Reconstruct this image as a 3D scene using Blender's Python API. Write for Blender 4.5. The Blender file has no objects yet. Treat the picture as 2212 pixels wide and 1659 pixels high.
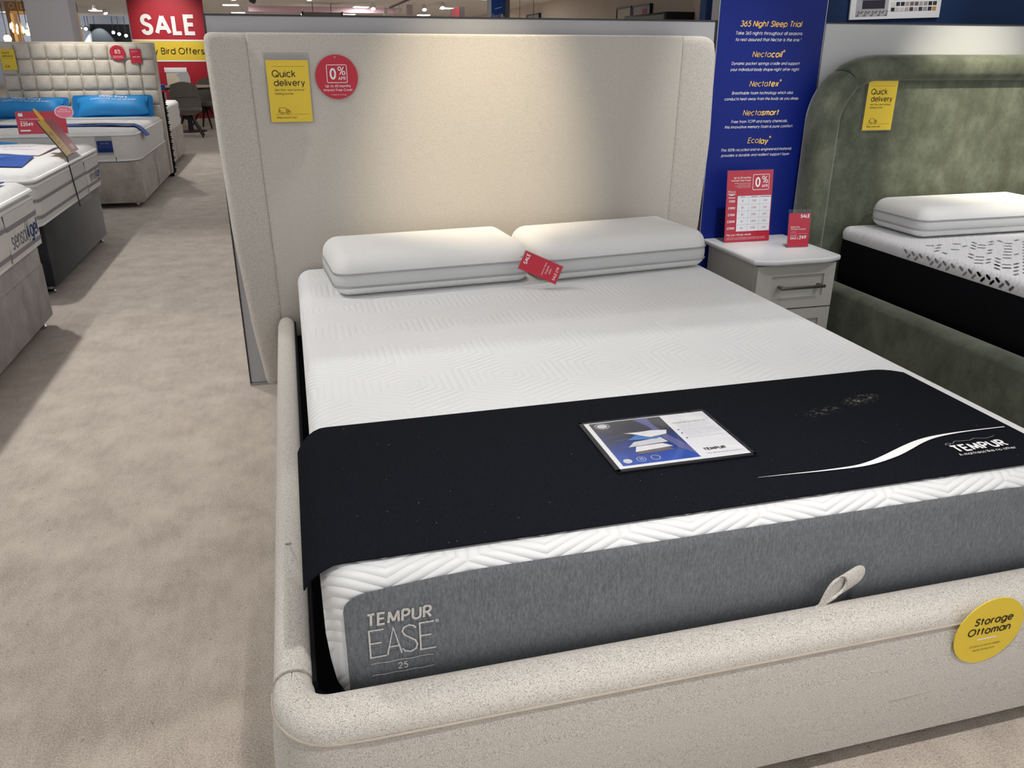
import bpy, bmesh, math, random
from mathutils import Vector, Matrix
random.seed(7)
S = bpy.context.scene
COL = S.collection
PI = math.pi

# ------------------------------------------------------------------ camera
CAM_LOC = Vector((0.0179252, -3.0602515, 1.2403136))
yaw, pitch, roll, FPX = 0.2593244, 0.3847352, 0.0015415, 1750.5817
cam = bpy.data.cameras.new('camera')
cam.sensor_fit = 'HORIZONTAL'
cam.sensor_width = 36.0
cam.lens = 36.0 * FPX / 2212.0
cam.clip_start = 0.05
cam.clip_end = 200
co = bpy.data.objects.new('camera', cam)
COL.objects.link(co)
f_ = Vector((math.sin(yaw) * math.cos(pitch), math.cos(yaw) * math.cos(pitch), -math.sin(pitch)))
r_ = Vector((math.cos(yaw), -math.sin(yaw), 0))
u_ = r_.cross(f_)
c_, s_ = math.cos(roll), math.sin(roll)
r2, u2 = c_ * r_ + s_ * u_, -s_ * r_ + c_ * u_
M = Matrix.Identity(4)
for i in range(3):
    M[i][0], M[i][1], M[i][2], M[i][3] = r2[i], u2[i], -f_[i], CAM_LOC[i]
co.matrix_world = M
S.camera = co

# ------------------------------------------------------------------ world, exposure
w = bpy.data.worlds.new('store_ambient')
S.world = w
w.use_nodes = True
w.node_tree.nodes['Background'].inputs[0].default_value = (1.0, 1.0, 1.0, 1)
w.node_tree.nodes['Background'].inputs[1].default_value = 0.78
S.view_settings.view_transform = 'Standard'
S.view_settings.look = 'None'
S.view_settings.exposure = 0.12
S.view_settings.gamma = 1.0
S.view_settings.use_curve_mapping = False

CEIL = 3.0
PANEL_EMIT = 3.6
FAR_EMIT = 42.0
# accent spots: (position, target, watts, cone degrees, blend, colour, radius)
SPOTS = [
    ((0.72, -1.05, 2.92), (0.70, 0.0, 0.86), 260, 27, 1.0, (1.0, 0.86, 0.62), .03),    # on the cream headboard
    ((0.60, 2.10, 2.92), (0.70, -1.1, 0.5), 140, 40, .7, (1.0, 0.98, 0.96), .04),     # behind, over the partition
    ((1.45, 1.72, 2.92), (1.25, -1.1, 0.5), 70, 42, .7, (1.0, 0.98, 0.96), .04),
    ((0.72, -2.75, 2.92), (0.70, -2.50, 0.0), 210, 56, .95, (1.0, 0.97, 0.94), .04),
    ((2.85, -1.0, 2.92), (2.95, 0.0, 0.95), 330, 28, 1.0, (1.0, 0.92, 0.72), .03),      # on the green headboard
    ((2.95, -1.75, 2.92), (2.80, -1.0, 0.5), 105, 64, .9, (1.0, 0.98, 0.96), .04),    # added over the green bed to brighten its mattress
    ((1.66, -0.95, 2.92), (1.82, 0.1, .75), 150, 27, 1.0, (1.0, 0.96, 0.92), .03),     # on the blue board
    ((-2.0, 5.55, 2.92), (-1.85, 6.6, 1.05), 170, 36, 1.0, (1.0, 0.95, 0.84), .03),     # on the tufted headboard
    ((-1.75, 2.3, 2.92), (-1.1, 1.6, 0.0), 150, 84, .6, (1.0, 0.97, 0.94), .04),
    ((-1.7, -0.1, 2.92), (-1.0, -0.6, 0.0), 140, 84, .6, (1.0, 0.97, 0.94), .04),
    ((-1.75, 8.2, 2.92), (-1.1, 7.2, 0.0), 150, 84, .6, (1.0, 0.97, 0.94), .04),
    ((2.95, -0.75, 2.92), (2.9, 0.6, 1.40), 60, 26, 1.0, (1.0, 0.97, 0.93), .03),      # added to brighten the swatch poster
    ((-1.9, 12.4, 2.92), (-1.9, 14.1, 1.6), 190, 46, 1.0, (1.0, 0.95, 0.90), .03),      # on the red board
]
for i, (p, t, wt, deg, bl, colr, rad) in enumerate(SPOTS):
    L = bpy.data.lights.new('accent_spot', 'SPOT')
    L.energy = wt
    L.spot_size = math.radians(deg)
    L.spot_blend = bl
    L.color = colr
    L.shadow_soft_size = rad
    lo = bpy.data.objects.new('accent_spot_light', L)
    lo.location = p
    lo.rotation_euler = (Vector(t) - Vector(p)).to_track_quat('-Z', 'Y').to_euler()
    COL.objects.link(lo)

# ------------------------------------------------------------------ helpers
WL = {}


def tag(o, label=None, cat=None, group=None, kind=None):
    if label: o['label'] = label
    if cat: o['category'] = cat
    if group: o['group'] = group
    if kind: o['kind'] = kind
    return o


def thing(name, loc, label, cat, group=None):
    o = bpy.data.objects.new(name, None)
    o.empty_display_size = .1
    o.location = loc
    COL.objects.link(o)
    WL[o.name] = Vector(loc)
    return tag(o, label, cat, group)


PRINTED = {'lettering', 'heading', 'van_emblem', 'square_outline', 'white_line', 'punch_hole', 'swatch', 'photo_print', 'photo_bed_base', 'photo_bed', 'photo_rug', 'table_print', 'table_rule', 'row_rule', 'arrow_print',
           'rule', 'emblem_line', 'swoosh', 'figure_emblem', 'picture_print', 'wave_print', 'layer_print', 'leader_line', 'seal_emblem', 'round_badge', 'bullet', 'drop_ring', 'drop_emblem', 'label_stripe', 'bulb_emblem', 'yellow_moon',
           'white_block', 'oval_print', 'white_stripe', 'yellow_band', 'top_seam', 'lower_seam'}
HOSTS = {'card', 'disc', 'board', 'sheet', 'cloth', 'sign_board', 'front_border', 'label_panel', 'cushion', 'shaft', 'banner', 'ochre_card', 'footboard', 'oval_topper', 'maroon_card'}


def link(name, me, mat, parent=None, loc=None):
    """me holds world coordinates; they are moved into the object's own frame"""
    if parent is not None and name in PRINTED and parent.type == 'EMPTY':
        hosts = [c for c in parent.children if c.name.split('.')[0] in HOSTS]
        if hosts: parent = hosts[-1]
    o = bpy.data.objects.new(name, me)
    COL.objects.link(o)
    base = Vector(loc) if loc is not None else (WL[parent.name] if parent else Vector((0, 0, 0)))
    me.transform(Matrix.Translation(-base))
    if parent:
        o.parent = parent
        o.location = base - WL[parent.name]
    else:
        o.location = base
    WL[o.name] = base
    if mat is not None and not me.materials:
        me.materials.append(mat)
    return o


class MB:
    def __init__(self):
        self.bm = bmesh.new()

    def box(self, x0, x1, y0, y1, z0, z1, bev=0, seg=2, M=None):
        m = Matrix.Translation(((x0 + x1) / 2, (y0 + y1) / 2, (z0 + z1) / 2)) @ Matrix.Diagonal((abs(x1 - x0), abs(y1 - y0), abs(z1 - z0), 1))
        r = bmesh.ops.create_cube(self.bm, size=1, matrix=m)
        vs = r['verts']
        if bev:
            es = list({e for v in vs for e in v.link_edges})
            r2 = bmesh.ops.bevel(self.bm, geom=es, offset=bev, segments=seg, profile=.5, affect='EDGES', clamp_overlap=True)
            vs = list({v for f in r2['faces'] for v in f.verts} | {v for v in vs if v.is_valid})
        if M is not None:
            bmesh.ops.transform(self.bm, matrix=M, verts=[v for v in vs if v.is_valid])
        return self

    def loft(self, rings, closed=True, cap0=True, cap1=True):
        R = [[self.bm.verts.new(p) for p in ring] for ring in rings]
        n = len(R[0])
        for a, b in zip(R, R[1:]):
            for i in range(n if closed else n - 1):
                j = (i + 1) % n
                try: self.bm.faces.new((a[i], a[j], b[j], b[i]))
                except ValueError: pass
        if cap0: self.bm.faces.new(R[0][::-1])
        if cap1: self.bm.faces.new(R[-1])
        return self

    def prism(self, pts, fr, d0, d1):
        """polygon in a frame's (u,v), from depth d0 to d1 along its normal"""
        return self.loft([[fr(u, v, d0) for u, v in pts], [fr(u, v, d1) for u, v in pts]])

    def flat(self, pts, fr, d=0.0):
        self.bm.faces.new([self.bm.verts.new(fr(u, v, d)) for u, v in pts])
        return self

    def tube(self, pts, r, n=8, cap=True):
        pts = [Vector(p) for p in pts]
        rad = r if isinstance(r, (list, tuple)) else [r] * len(pts)
        rings = []
        t = (pts[1] - pts[0]).normalized()
        up = Vector((0, 0, 1)) if abs(t.z) < .9 else Vector((1, 0, 0))
        a = t.cross(up).normalized()
        for i, p in enumerate(pts):
            if i == 0: t = pts[1] - pts[0]
            elif i == len(pts) - 1: t = pts[-1] - pts[-2]
            else: t = (pts[i + 1] - pts[i]).normalized() + (pts[i] - pts[i - 1]).normalized()
            t.normalize()
            a = (a - t * a.dot(t)).normalized()
            b = t.cross(a)
            rings.append([p + rad[i] * (math.cos(k * 2 * PI / n) * a + math.sin(k * 2 * PI / n) * b) for k in range(n)])
        return self.loft(rings, True, cap, cap)

    def lathe(self, prof, o, n=20, cap=True):
        o = Vector(o)
        return self.loft([[o + Vector((r * math.cos(k * 2 * PI / n), r * math.sin(k * 2 * PI / n), z)) for k in range(n)] for r, z in prof], True, cap, cap)

    def grid(self, nu, nv, fn):
        V = [[self.bm.verts.new(fn(i / nu, j / nv)) for j in range(nv + 1)] for i in range(nu + 1)]
        for i in range(nu):
            for j in range(nv):
                self.bm.faces.new((V[i][j], V[i + 1][j], V[i + 1][j + 1], V[i][j + 1]))
        return self

    def sheet(self, nu, nv, fn, th):
        """a grid with thickness th (solidified)"""
        self.grid(nu, nv, fn)
        bmesh.ops.recalc_face_normals(self.bm, faces=self.bm.faces)
        bmesh.ops.solidify(self.bm, geom=list(self.bm.faces), thickness=th)
        return self

    def warp(self, fn):
        for v in self.bm.verts: v.co = fn(v.co)
        return self

    def mesh(self, name, smooth=35, keep=False):
        if not keep: bmesh.ops.recalc_face_normals(self.bm, faces=self.bm.faces)
        me = bpy.data.meshes.new(name)
        self.bm.to_mesh(me)
        self.bm.free()
        if smooth:
            me.shade_smooth()
            me.set_sharp_from_angle(angle=math.radians(smooth))
        return me

    def part(self, name, mat, parent=None, smooth=35, loc=None, label=None):
        o = link(name, self.mesh(name, smooth), mat, parent, loc)
        if label: o['label'] = label
        return o

    def one(self, name, mat, loc, label, cat, group=None, smooth=35):
        return tag(link(name, self.mesh(name, smooth), mat, None, loc), label, cat, group)


class Frame:
    def __init__(self, o, r=(1, 0, 0), u=(0, 0, 1)):
        self.o = Vector(o)
        self.r = Vector(r).normalized()
        self.u = Vector(u)
        self.u = (self.u - self.r * self.u.dot(self.r)).normalized()
        self.n = self.r.cross(self.u)

    def __call__(self, a, b, d=0.0):
        return self.o + self.r * a + self.u * b + self.n * d

    def mat(self, a=0, b=0, d=0):
        m = Matrix.Identity(4)
        p = self(a, b, d)
        for i in range(3):
            m[i][0], m[i][1], m[i][2], m[i][3] = self.r[i], self.u[i], self.n[i], p[i]
        return m

    def rot(self, deg):
        c, s = math.cos(math.radians(deg)), math.sin(math.radians(deg))
        return Frame(self.o, self.r * c + self.u * s, self.u * c - self.r * s)


def rrect(w, d, r, n=6, cx=0, cy=0):
    r = max(min(r, w / 2 - 1e-4, d / 2 - 1e-4), 1e-4)
    out = []
    for qx, qy, a0 in ((1, 1, 0), (-1, 1, 90), (-1, -1, 180), (1, -1, 270)):
        for k in range(n + 1):
            a = math.radians(a0 + 90 * k / n)
            out.append((cx + qx * (w / 2 - r) + r * math.cos(a), cy + qy * (d / 2 - r) + r * math.sin(a)))
    return out


def circle(r, n=40, cx=0, cy=0, ry=None):
    return [(cx + r * math.cos(2 * PI * k / n), cy + (ry or r) * math.sin(2 * PI * k / n)) for k in range(n)]


def rpoly(pts, n=5):
    """polygon with rounded corners: (x, y, radius)"""
    out = []
    N = len(pts)
    for i in range(N):
        p = Vector(pts[i][:2]); r = pts[i][2]
        a = Vector(pts[i - 1][:2]) - p; b = Vector(pts[(i + 1) % N][:2]) - p
        if r <= 0:
            out.append(tuple(p)); continue
        r = min(r, a.length * .49, b.length * .49)
        p0 = p + a.normalized() * r; p1 = p + b.normalized() * r
        for k in range(n + 1):
            t = k / n
            q = p0 * (1 - t) ** 2 + p * 2 * t * (1 - t) + p1 * t * t
            out.append((q.x, q.y))
    return out


def inset(pts, d):
    N = len(pts)
    area = sum(pts[i][0] * pts[(i + 1) % N][1] - pts[(i + 1) % N][0] * pts[i][1] for i in range(N))
    sg = 1 if area > 0 else -1
    out = []
    for i in range(N):
        p, a, b = Vector(pts[i]), Vector(pts[i - 1]), Vector(pts[(i + 1) % N])
        e0, e1 = (p - a), (b - p)
        if e0.length < 1e-7: e0 = e1
        if e1.length < 1e-7: e1 = e0
        n0 = Vector((-e0.y, e0.x)).normalized() * sg
        n1 = Vector((-e1.y, e1.x)).normalized() * sg
        m = (n0 + n1)
        if m.length < 1e-6: m = n0
        m.normalize()
        k = 1 / max(m.dot(n0), .5)
        q = p + m * d * k
        out.append((q.x, q.y))
    return out


def pad(mb, pts, y0, th, r, seg=4, puff=0.0, back=True):
    """upholstered panel: outline in x,z; front face at y0, back at y0+th, front edge rounded by r"""
    rings = [[(x, y0 + th, z) for x, z in pts]]
    for k in range(seg + 1):
        a = PI / 2 * k / seg
        q = inset(pts, r * (1 - math.cos(a)))
        rings.append([(x, y0 + r * (1 - math.sin(a)), z) for x, z in q])
    mb.loft(rings, True, back, True)
    return mb


def smooth01(t):
    t = max(0, min(1, t))
    return t * t * (3 - 2 * t)


def stack_block(mb, W, D, r, levels, cx, cy, n=6, dome=0.0):
    """rounded block from plan rings (inset, z); the top closes in a few rings with a slight dome"""
    rings = [[(x, y, z) for x, y in rrect(W - 2 * i, D - 2 * i, r - i, n, cx, cy)] for i, z in levels]
    i1, z1 = levels[-1]
    for k in (1, 2, 3, 4, 5):
        i = i1 + (min(W, D) / 2 - i1) * k / 5.4
        rings.append([(x, y, z1 + dome * math.sin(PI / 2 * k / 5)) for x, y in rrect(W - 2 * i, D - 2 * i, max(r - i, .01), n, cx, cy)])
    return mb.loft(rings)


def sweep(mb, st, z0, z1, r=.028, bulge=.006, nz=5):
    """upholstered rail: stations (x, y, dirx, diry, width)"""
    rings = []
    for x, y, dx, dy, wd in st:
        ox, oy = dy, -dx        # outer side
        h = wd / 2
        sec = [(h - .004, z0)]
        for k in range(1, nz):
            t = k / nz
            sec.append((h - .004 + bulge * math.sin(PI * t) + .004 * t, z0 + (z1 - r - z0) * t))
        for k in range(7):
            a = PI / 2 * k / 6
            sec.append((h - r + r * math.cos(a), z1 - r + r * math.sin(a)))
        for k in range(7):
            a = PI / 2 + PI / 2 * k / 6
            sec.append((-h + r + r * math.cos(a), z1 - r + r * math.sin(a)))
        sec.append((-h, z0))
        rings.append([(x + ox * u, y + oy * u, z) for u, z in sec])
    return mb.loft(rings)


def strokes(mb, lines, fr, wd, d=.0012):
    """flat ribbons along polylines in a frame"""
    for li, ln in enumerate(lines):
        d += 2.5e-5 if li else 0
        P = [Vector(p) for p in ln]
        L, R = [], []
        for i, p in enumerate(P):
            if i == 0: t = P[1] - P[0]
            elif i == len(P) - 1: t = P[-1] - P[-2]
            else: t = (P[i + 1] - P[i]).normalized() + (P[i] - P[i - 1]).normalized()
            t.normalize()
            kk = 1.0
            if 0 < i < len(P) - 1:
                e = (P[i + 1] - P[i]).normalized()
                kk = 1 / max(.45, abs(t.dot(e)))
            n = Vector((-t.y, t.x)) * wd / 2 * kk
            L.append(p + n); R.append(p - n)
        VL = [mb.bm.verts.new(fr(q.x, q.y, d)) for q in L]
        VR = [mb.bm.verts.new(fr(q.x, q.y, d)) for q in R]
        for i in range(len(P) - 1):
            mb.bm.faces.new((VL[i], VR[i], VR[i + 1], VL[i + 1]))
    return mb


# ------------------------------------------------------------------ a drawn geometric sans (strokes and arcs; cap height 1)
def _arc(cx, cy, rx, ry, a0, a1, n=None):
    n = n or max(4, int(abs(a1 - a0) / 20))
    return [(cx + rx * math.cos(math.radians(a0 + (a1 - a0) * k / n)), cy + ry * math.sin(math.radians(a0 + (a1 - a0) * k / n))) for k in range(n + 1)]


def _glyphs():
    X = .72; r = .34; m = X / 2; A_ = 1.04; D_ = -.27
    bowl = _arc(r, m, r, m, 0, 360)
    G = {}
    def g(ch, w_, *ln): G[ch] = (w_, ln)
    def dot(x, y): return [(x - .045, y), (x + .045, y)]
    g(' ', .22)
    g('a', .68, bowl, [(.68, 0), (.68, X)]); g('b', .68, bowl, [(0, 0), (0, A_)]); g('c', .60, _arc(r, m, r, m, 48, 312)); g('d', .68, bowl, [(.68, 0), (.68, A_)])
    g('e', .68, [(0, m), (.68, m)] , _arc(r, m, r, m, 0, 318)); g('f', .34, [(.12, 0), (.12, .82)] + _arc(.32, .82, .20, .20, 180, 95)[1:], [(0, X), (.32, X)])
    g('g', .68, bowl, [(.68, X), (.68, -.02)] + _arc(r, -.02, r, .26, 0, -150)[1:]); arch = [(0, .40)] + _arc(.28, .40, .28, .32, 180, 0)[1:] + [(.56, 0)]
    g('h', .56, [(0, 0), (0, A_)], arch); g('i', .02, [(.01, 0), (.01, X)], dot(.01, .92)); g('j', .10, [(.08, X), (.08, -.1)] + _arc(-.06, -.1, .14, .15, 0, -80)[1:], dot(.08, .92))
    g('k', .50, [(0, 0), (0, A_)], [(.46, X), (.02, .30)], [(.16, .42), (.50, 0)]); g('l', .02, [(.01, 0), (.01, A_)])
    g('m', .88, [(0, 0), (0, X)], [(0, .46)] + _arc(.22, .46, .22, .26, 180, 0)[1:] + [(.44, 0)], [(.44, .46)] + _arc(.66, .46, .22, .26, 180, 0)[1:] + [(.88, 0)])
    g('n', .56, [(0, 0), (0, X)], arch); g('o', .68, bowl); g('p', .68, bowl, [(0, X), (0, D_)]); g('q', .68, bowl, [(.68, X), (.68, D_)])
    g('r', .30, [(0, 0), (0, X)], [(0, .42)] + _arc(.26, .42, .26, .29, 180, 80)[1:])
    def smooth_line(P):
        out = []
        for i in range(len(P) - 1):
            p0, p1, p2, p3 = P[max(i - 1, 0)], P[i], P[i + 1], P[min(i + 2, len(P) - 1)]
            for k in range(3):
                q = k / 3
                out.append(tuple(.5 * (2 * p1[j] + (p2[j] - p0[j]) * q + (2 * p0[j] - 5 * p1[j] + 4 * p2[j] - p3[j]) * q * q + (3 * p1[j] - p0[j] - 3 * p2[j] + p3[j]) * q ** 3) for j in range(2)))
        return out + [P[-1]]
    sc = lambda w_, h: smooth_line([(w_ * x, h * y) for x, y in ((.95, .80), (.82, .95), (.52, 1.0), (.20, .93), (.07, .76), (.16, .60), (.50, .51), (.84, .42), (.96, .25), (.84, .07), (.50, 0), (.18, .05), (.03, .20))])
    g('s', .46, sc(.46, X)); g('t', .34, [(.15, 0), (.15, .98)], [(0, X), (.34, X)]); g('u', .56, [(.56, X), (.56, 0)], [(0, X)] + _arc(.28, .32, .28, .32, 180, 360) + [(.56, X)])
    g('v', .54, [(0, X), (.27, 0), (.54, X)]); g('w', .84, [(0, X), (.21, 0), (.42, X), (.63, 0), (.84, X)]); g('x', .50, [(0, X), (.50, 0)], [(.50, X), (0, 0)]); g('y', .56, [(0, X), (.29, .02)], [(.56, X), (.16, D_)]); g('z', .50, [(0, X), (.50, X), (0, 0), (.50, 0)])
    g('A', .78, [(0, 0), (.39, 1), (.78, 0)], [(.13, .31), (.65, .31)]); g('B', .58, [(0, 0), (0, 1)], [(0, 1), (.32, 1)] + _arc(.32, .76, .22, .24, 90, -90)[1:] + [(0, .52)], [(.32, .52)] + _arc(.32, .26, .26, .26, 90, -90)[1:] + [(0, 0)])
    g('C', .86, _arc(.5, .5, .5, .5, 42, 318)); g('D', .74, [(0, 0), (0, 1)], [(0, 1), (.26, 1)] + _arc(.26, .5, .48, .5, 90, -90)[1:] + [(0, 0)]); g('E', .52, [(.52, 1), (0, 1), (0, 0), (.52, 0)], [(0, .52), (.46, .52)])
    g('F', .48, [(.48, 1), (0, 1), (0, 0)], [(0, .52), (.42, .52)]); g('G', .94, _arc(.5, .5, .5, .5, 42, 360) + [(.56, .5)]); g('H', .66, [(0, 0), (0, 1)], [(.66, 0), (.66, 1)], [(0, .52), (.66, .52)])
    g('I', .02, [(.01, 0), (.01, 1)]); g('J', .42, [(.42, 1), (.42, .22)] + _arc(.21, .22, .21, .22, 0, -170)[1:]); g('K', .60, [(0, 0), (0, 1)], [(.56, 1), (.02, .42)], [(.17, .57), (.60, 0)]); g('L', .44, [(0, 1), (0, 0), (.44, 0)])
    g('M', .84, [(0, 0), (.07, 1), (.42, .12), (.77, 1), (.84, 0)]); g('N', .68, [(0, 0), (0, 1), (.68, 0), (.68, 1)]); g('O', 1.0, _arc(.5, .5, .5, .5, 0, 360)); g('P', .54, [(0, 0), (0, 1)], [(0, 1), (.28, 1)] + _arc(.28, .73, .26, .27, 90, -90)[1:] + [(0, .46)])
    g('Q', 1.0, _arc(.5, .5, .5, .5, 0, 360), [(.52, .34), (.98, .02)]); g('R', .56, [(0, 0), (0, 1)], [(0, 1), (.28, 1)] + _arc(.28, .74, .25, .26, 90, -90)[1:] + [(0, .48)], [(.24, .48), (.56, 0)]); g('S', .54, sc(.54, 1))
    g('T', .56, [(0, 1), (.56, 1)], [(.28, 1), (.28, 0)]); g('U', .62, [(0, 1), (0, .31)] + _arc(.31, .31, .31, .31, 180, 360)[1:] + [(.62, 1)]); g('V', .70, [(0, 1), (.35, 0), (.70, 1)]); g('W', 1.0, [(0, 1), (.25, 0), (.5, 1), (.75, 0), (1, 1)])
    g('X', .62, [(0, 0), (.62, 1)], [(0, 1), (.62, 0)]); g('Y', .62, [(0, 1), (.31, .46), (.62, 1)], [(.31, .46), (.31, 0)]); g('Z', .58, [(0, 1), (.58, 1), (0, 0), (.58, 0)])
    g('0', .58, _arc(.29, .5, .29, .5, 0, 360)); g('1', .20, [(0, .86), (.18, 1), (.18, 0)]); g('2', .54, [(.02, .74)] + _arc(.28, .73, .25, .27, 170, -30)[1:] + [(0, 0), (.54, 0)]); g('3', .54, _arc(.27, .75, .23, .25, 160, -80) , _arc(.27, .26, .27, .26, 88, -160))
    g('4', .60, [(.44, 0), (.44, 1), (0, .26), (.60, .26)]); g('5', .54, [(.48, 1), (.14, 1), (.07, .56)] + _arc(.27, .32, .27, .32, 125, -150)); g('6', .58, [(.42, 1), (.06, .46)], _arc(.29, .31, .29, .31, 0, 360)); g('7', .52, [(0, 1), (.52, 1), (.14, 0)])
    g('8', .56, _arc(.28, .75, .23, .25, 0, 360), _arc(.28, .26, .28, .26, 0, 360)); g('9', .58, [(.16, 0), (.52, .54)], _arc(.29, .69, .29, .31, 0, 360))
    g('%', .92, _arc(.19, .78, .19, .22, 0, 360), _arc(.73, .22, .19, .22, 0, 360), [(.20, 0), (.74, 1)]); g('\u00a3', .54, [(.54, 0), (0, 0), (.14, .28), (.14, .70)] + _arc(.34, .72, .20, .28, 180, 30)[1:], [(0, .46), (.36, .46)])
    g('.', .06, [(0, .03), (.09, .03)]); g(',', .08, [(.07, .06), (.01, -.14)]); g('-', .30, [(0, .36), (.30, .36)]); g('*', .26, [(.13, 1), (.13, .7)], [(0, .92), (.26, .78)], [(.26, .92), (0, .78)])
    for q in "'\u2018\u2019": g(q, .06, [(.05, 1), (.02, .82)])
    g('\u00ae', .62, _arc(.31, .5, .31, .31, 0, 360), [(.22, .34), (.22, .68), (.34, .68), (.40, .60), (.34, .52), (.22, .52)], [(.32, .52), (.42, .34)])
    return G


GLYPH = _glyphs()


def text(parent, name, s, fr, a, b, mat, width=None, height=None, size=None, d=.0012, bold=0.0, shear=0.0, align='CENTER', sy=1.0, gap=None):
    """drawn lettering lying in frame fr, centred / left / right at (a, b); fitted to width or cap height"""
    wt = .115 + bold * 4.2
    sp = (.17 + wt * .55) if gap is None else gap
    x = 0; lines = []
    for ch in s:
        w_, ln = GLYPH.get(ch, GLYPH['o'])
        for l in ln:
            cur = [l[0]]
            for i in range(1, len(l)):
                cur.append(l[i])
                if i < len(l) - 1 and (Vector(l[i]) - Vector(l[i - 1])).length > 1e-6 and (Vector(l[i + 1]) - Vector(l[i])).length > 1e-6:
                    if (Vector(l[i]) - Vector(l[i - 1])).angle(Vector(l[i + 1]) - Vector(l[i])) > 1.75:
                        lines.append([(x + px_, py_) for px_, py_ in cur])
                        cur = [l[i]]
            lines.append([(x + px_, py_) for px_, py_ in cur])
        x += w_ + (sp if ch != ' ' else sp * .8)
    tot = x - sp + wt
    k = width / tot if width else (height if height else size * .73)
    off = {'CENTER': -tot * k / 2, 'LEFT': 0, 'RIGHT': -tot * k}[align] + wt * k / 2
    mb = MB()
    for li, l in enumerate(lines):
        strokes(mb, [[(a + off + k * px_ + shear * k * sy * (py_ - .5), b + k * sy * (py_ - .5)) for px_, py_ in l]], fr, wt * k * (1 if sy <= 1.1 else .9), d + (li % 7) * max(.00003, .006 * wt * k))
    me = mb.mesh(name, 0, True)
    return link(name, me, mat, parent)


def copy_tree(o, loc, label=None, parent=None):
    c = o.copy()
    COL.objects.link(c)
    if parent is None:
        c.location = loc
        WL[c.name] = Vector(loc)
        if label: c['label'] = label
    else:
        c.parent = parent
    for ch in o.children:
        copy_tree(ch, None, None, c)
    return c


# ------------------------------------------------------------------ materials
def srgb(r, g, b):
    f = lambda c: (c / 255 / 12.92) if c / 255 <= .04045 else ((c / 255 + .055) / 1.055) ** 2.4
    return (f(r), f(g), f(b), 1)


class NT:
    def __init__(self, name):
        self.m = bpy.data.materials.new(name)
        self.m.use_nodes = True
        self.t = self.m.node_tree
        self.b = self.t.nodes['Principled BSDF']
        self._co = None

    def n(self, typ, ins=None, **kw):
        nd = self.t.nodes.new(typ)
        for k, v in kw.items(): setattr(nd, k, v)
        for k, v in (ins or {}).items():
            if isinstance(v, bpy.types.NodeSocket): self.t.links.new(v, nd.inputs[k])
            else: nd.inputs[k].default_value = v
        return nd

    def co(self):
        if not self._co: self._co = self.n('ShaderNodeTexCoord').outputs['Object']
        return self._co

    def noise(self, scale, detail=3, vec=None, rough=.5):
        v = vec or self.co()
        if isinstance(scale, tuple):
            v = self.n('ShaderNodeMapping', {'Vector': v, 'Scale': scale}).outputs[0]
            scale = 1.0
        return self.n('ShaderNodeTexNoise', {'Vector': v, 'Scale': scale, 'Detail': detail, 'Roughness': rough}).outputs['Fac']

    def math(self, op, a, b=0.0, c=0.0, clamp=False):
        return self.n('ShaderNodeMath', {0: a, 1: b, 2: c}, operation=op, use_clamp=clamp).outputs[0]

    def ramp(self, fac, stops):
        nd = self.n('ShaderNodeValToRGB', {'Fac': fac})
        els = nd.color_ramp.elements
        while len(els) < len(stops): els.new(.5)
        for e, (p, c) in zip(els, stops):
            e.position = p
            e.color = c
        return nd.outputs['Color']

    def mix(self, fac, a, b):
        nd = self.n('ShaderNodeMix', data_type='RGBA')
        for k, v in ((0, fac), (6, a), (7, b)):
            if isinstance(v, bpy.types.NodeSocket): self.t.links.new(v, nd.inputs[k])
            else: nd.inputs[k].default_value = v
        return nd.outputs[2]

    def set(self, **kw):
        for k, v in kw.items():
            k = {'base': 'Base Color', 'rough': 'Roughness', 'metal': 'Metallic', 'spec': 'Specular IOR Level', 'sheen': 'Sheen Weight', 'sheen_rough': 'Sheen Roughness', 'trans': 'Transmission Weight', 'ior': 'IOR', 'alpha': 'Alpha', 'coat': 'Coat Weight', 'emit': 'Emission Color', 'emit_s': 'Emission Strength', 'normal': 'Normal'}[k]
            if isinstance(v, bpy.types.NodeSocket): self.t.links.new(v, self.b.inputs[k])
            else: self.b.inputs[k].default_value = v
        return self

    def bump(self, h, strength=.3, dist=.002):
        self.set(normal=self.n('ShaderNodeBump', {'Height': h, 'Strength': strength, 'Distance': dist}).outputs[0])
        return self


def scale_col(c, k): return (min(c[0] * k, 1), min(c[1] * k, 1), min(c[2] * k, 1), 1)


def plain(name, col, rough=.55, spec=.4, metal=0.0, var=.06, scale=40.0, bump=0.0, bdist=.001, **kw):
    t = NT(name)
    nz = t.noise(scale, 2)
    t.set(base=t.ramp(nz, [(.25, scale_col(col, 1 - var)), (.75, scale_col(col, 1 + var))]), rough=rough, spec=spec, metal=metal, **kw)
    if bump: t.bump(nz, bump, bdist)
    return t.m


def glow(name, col, strength):
    t = NT(name)
    t.set(base=col, emit=col, emit_s=strength)
    return t.m


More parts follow.
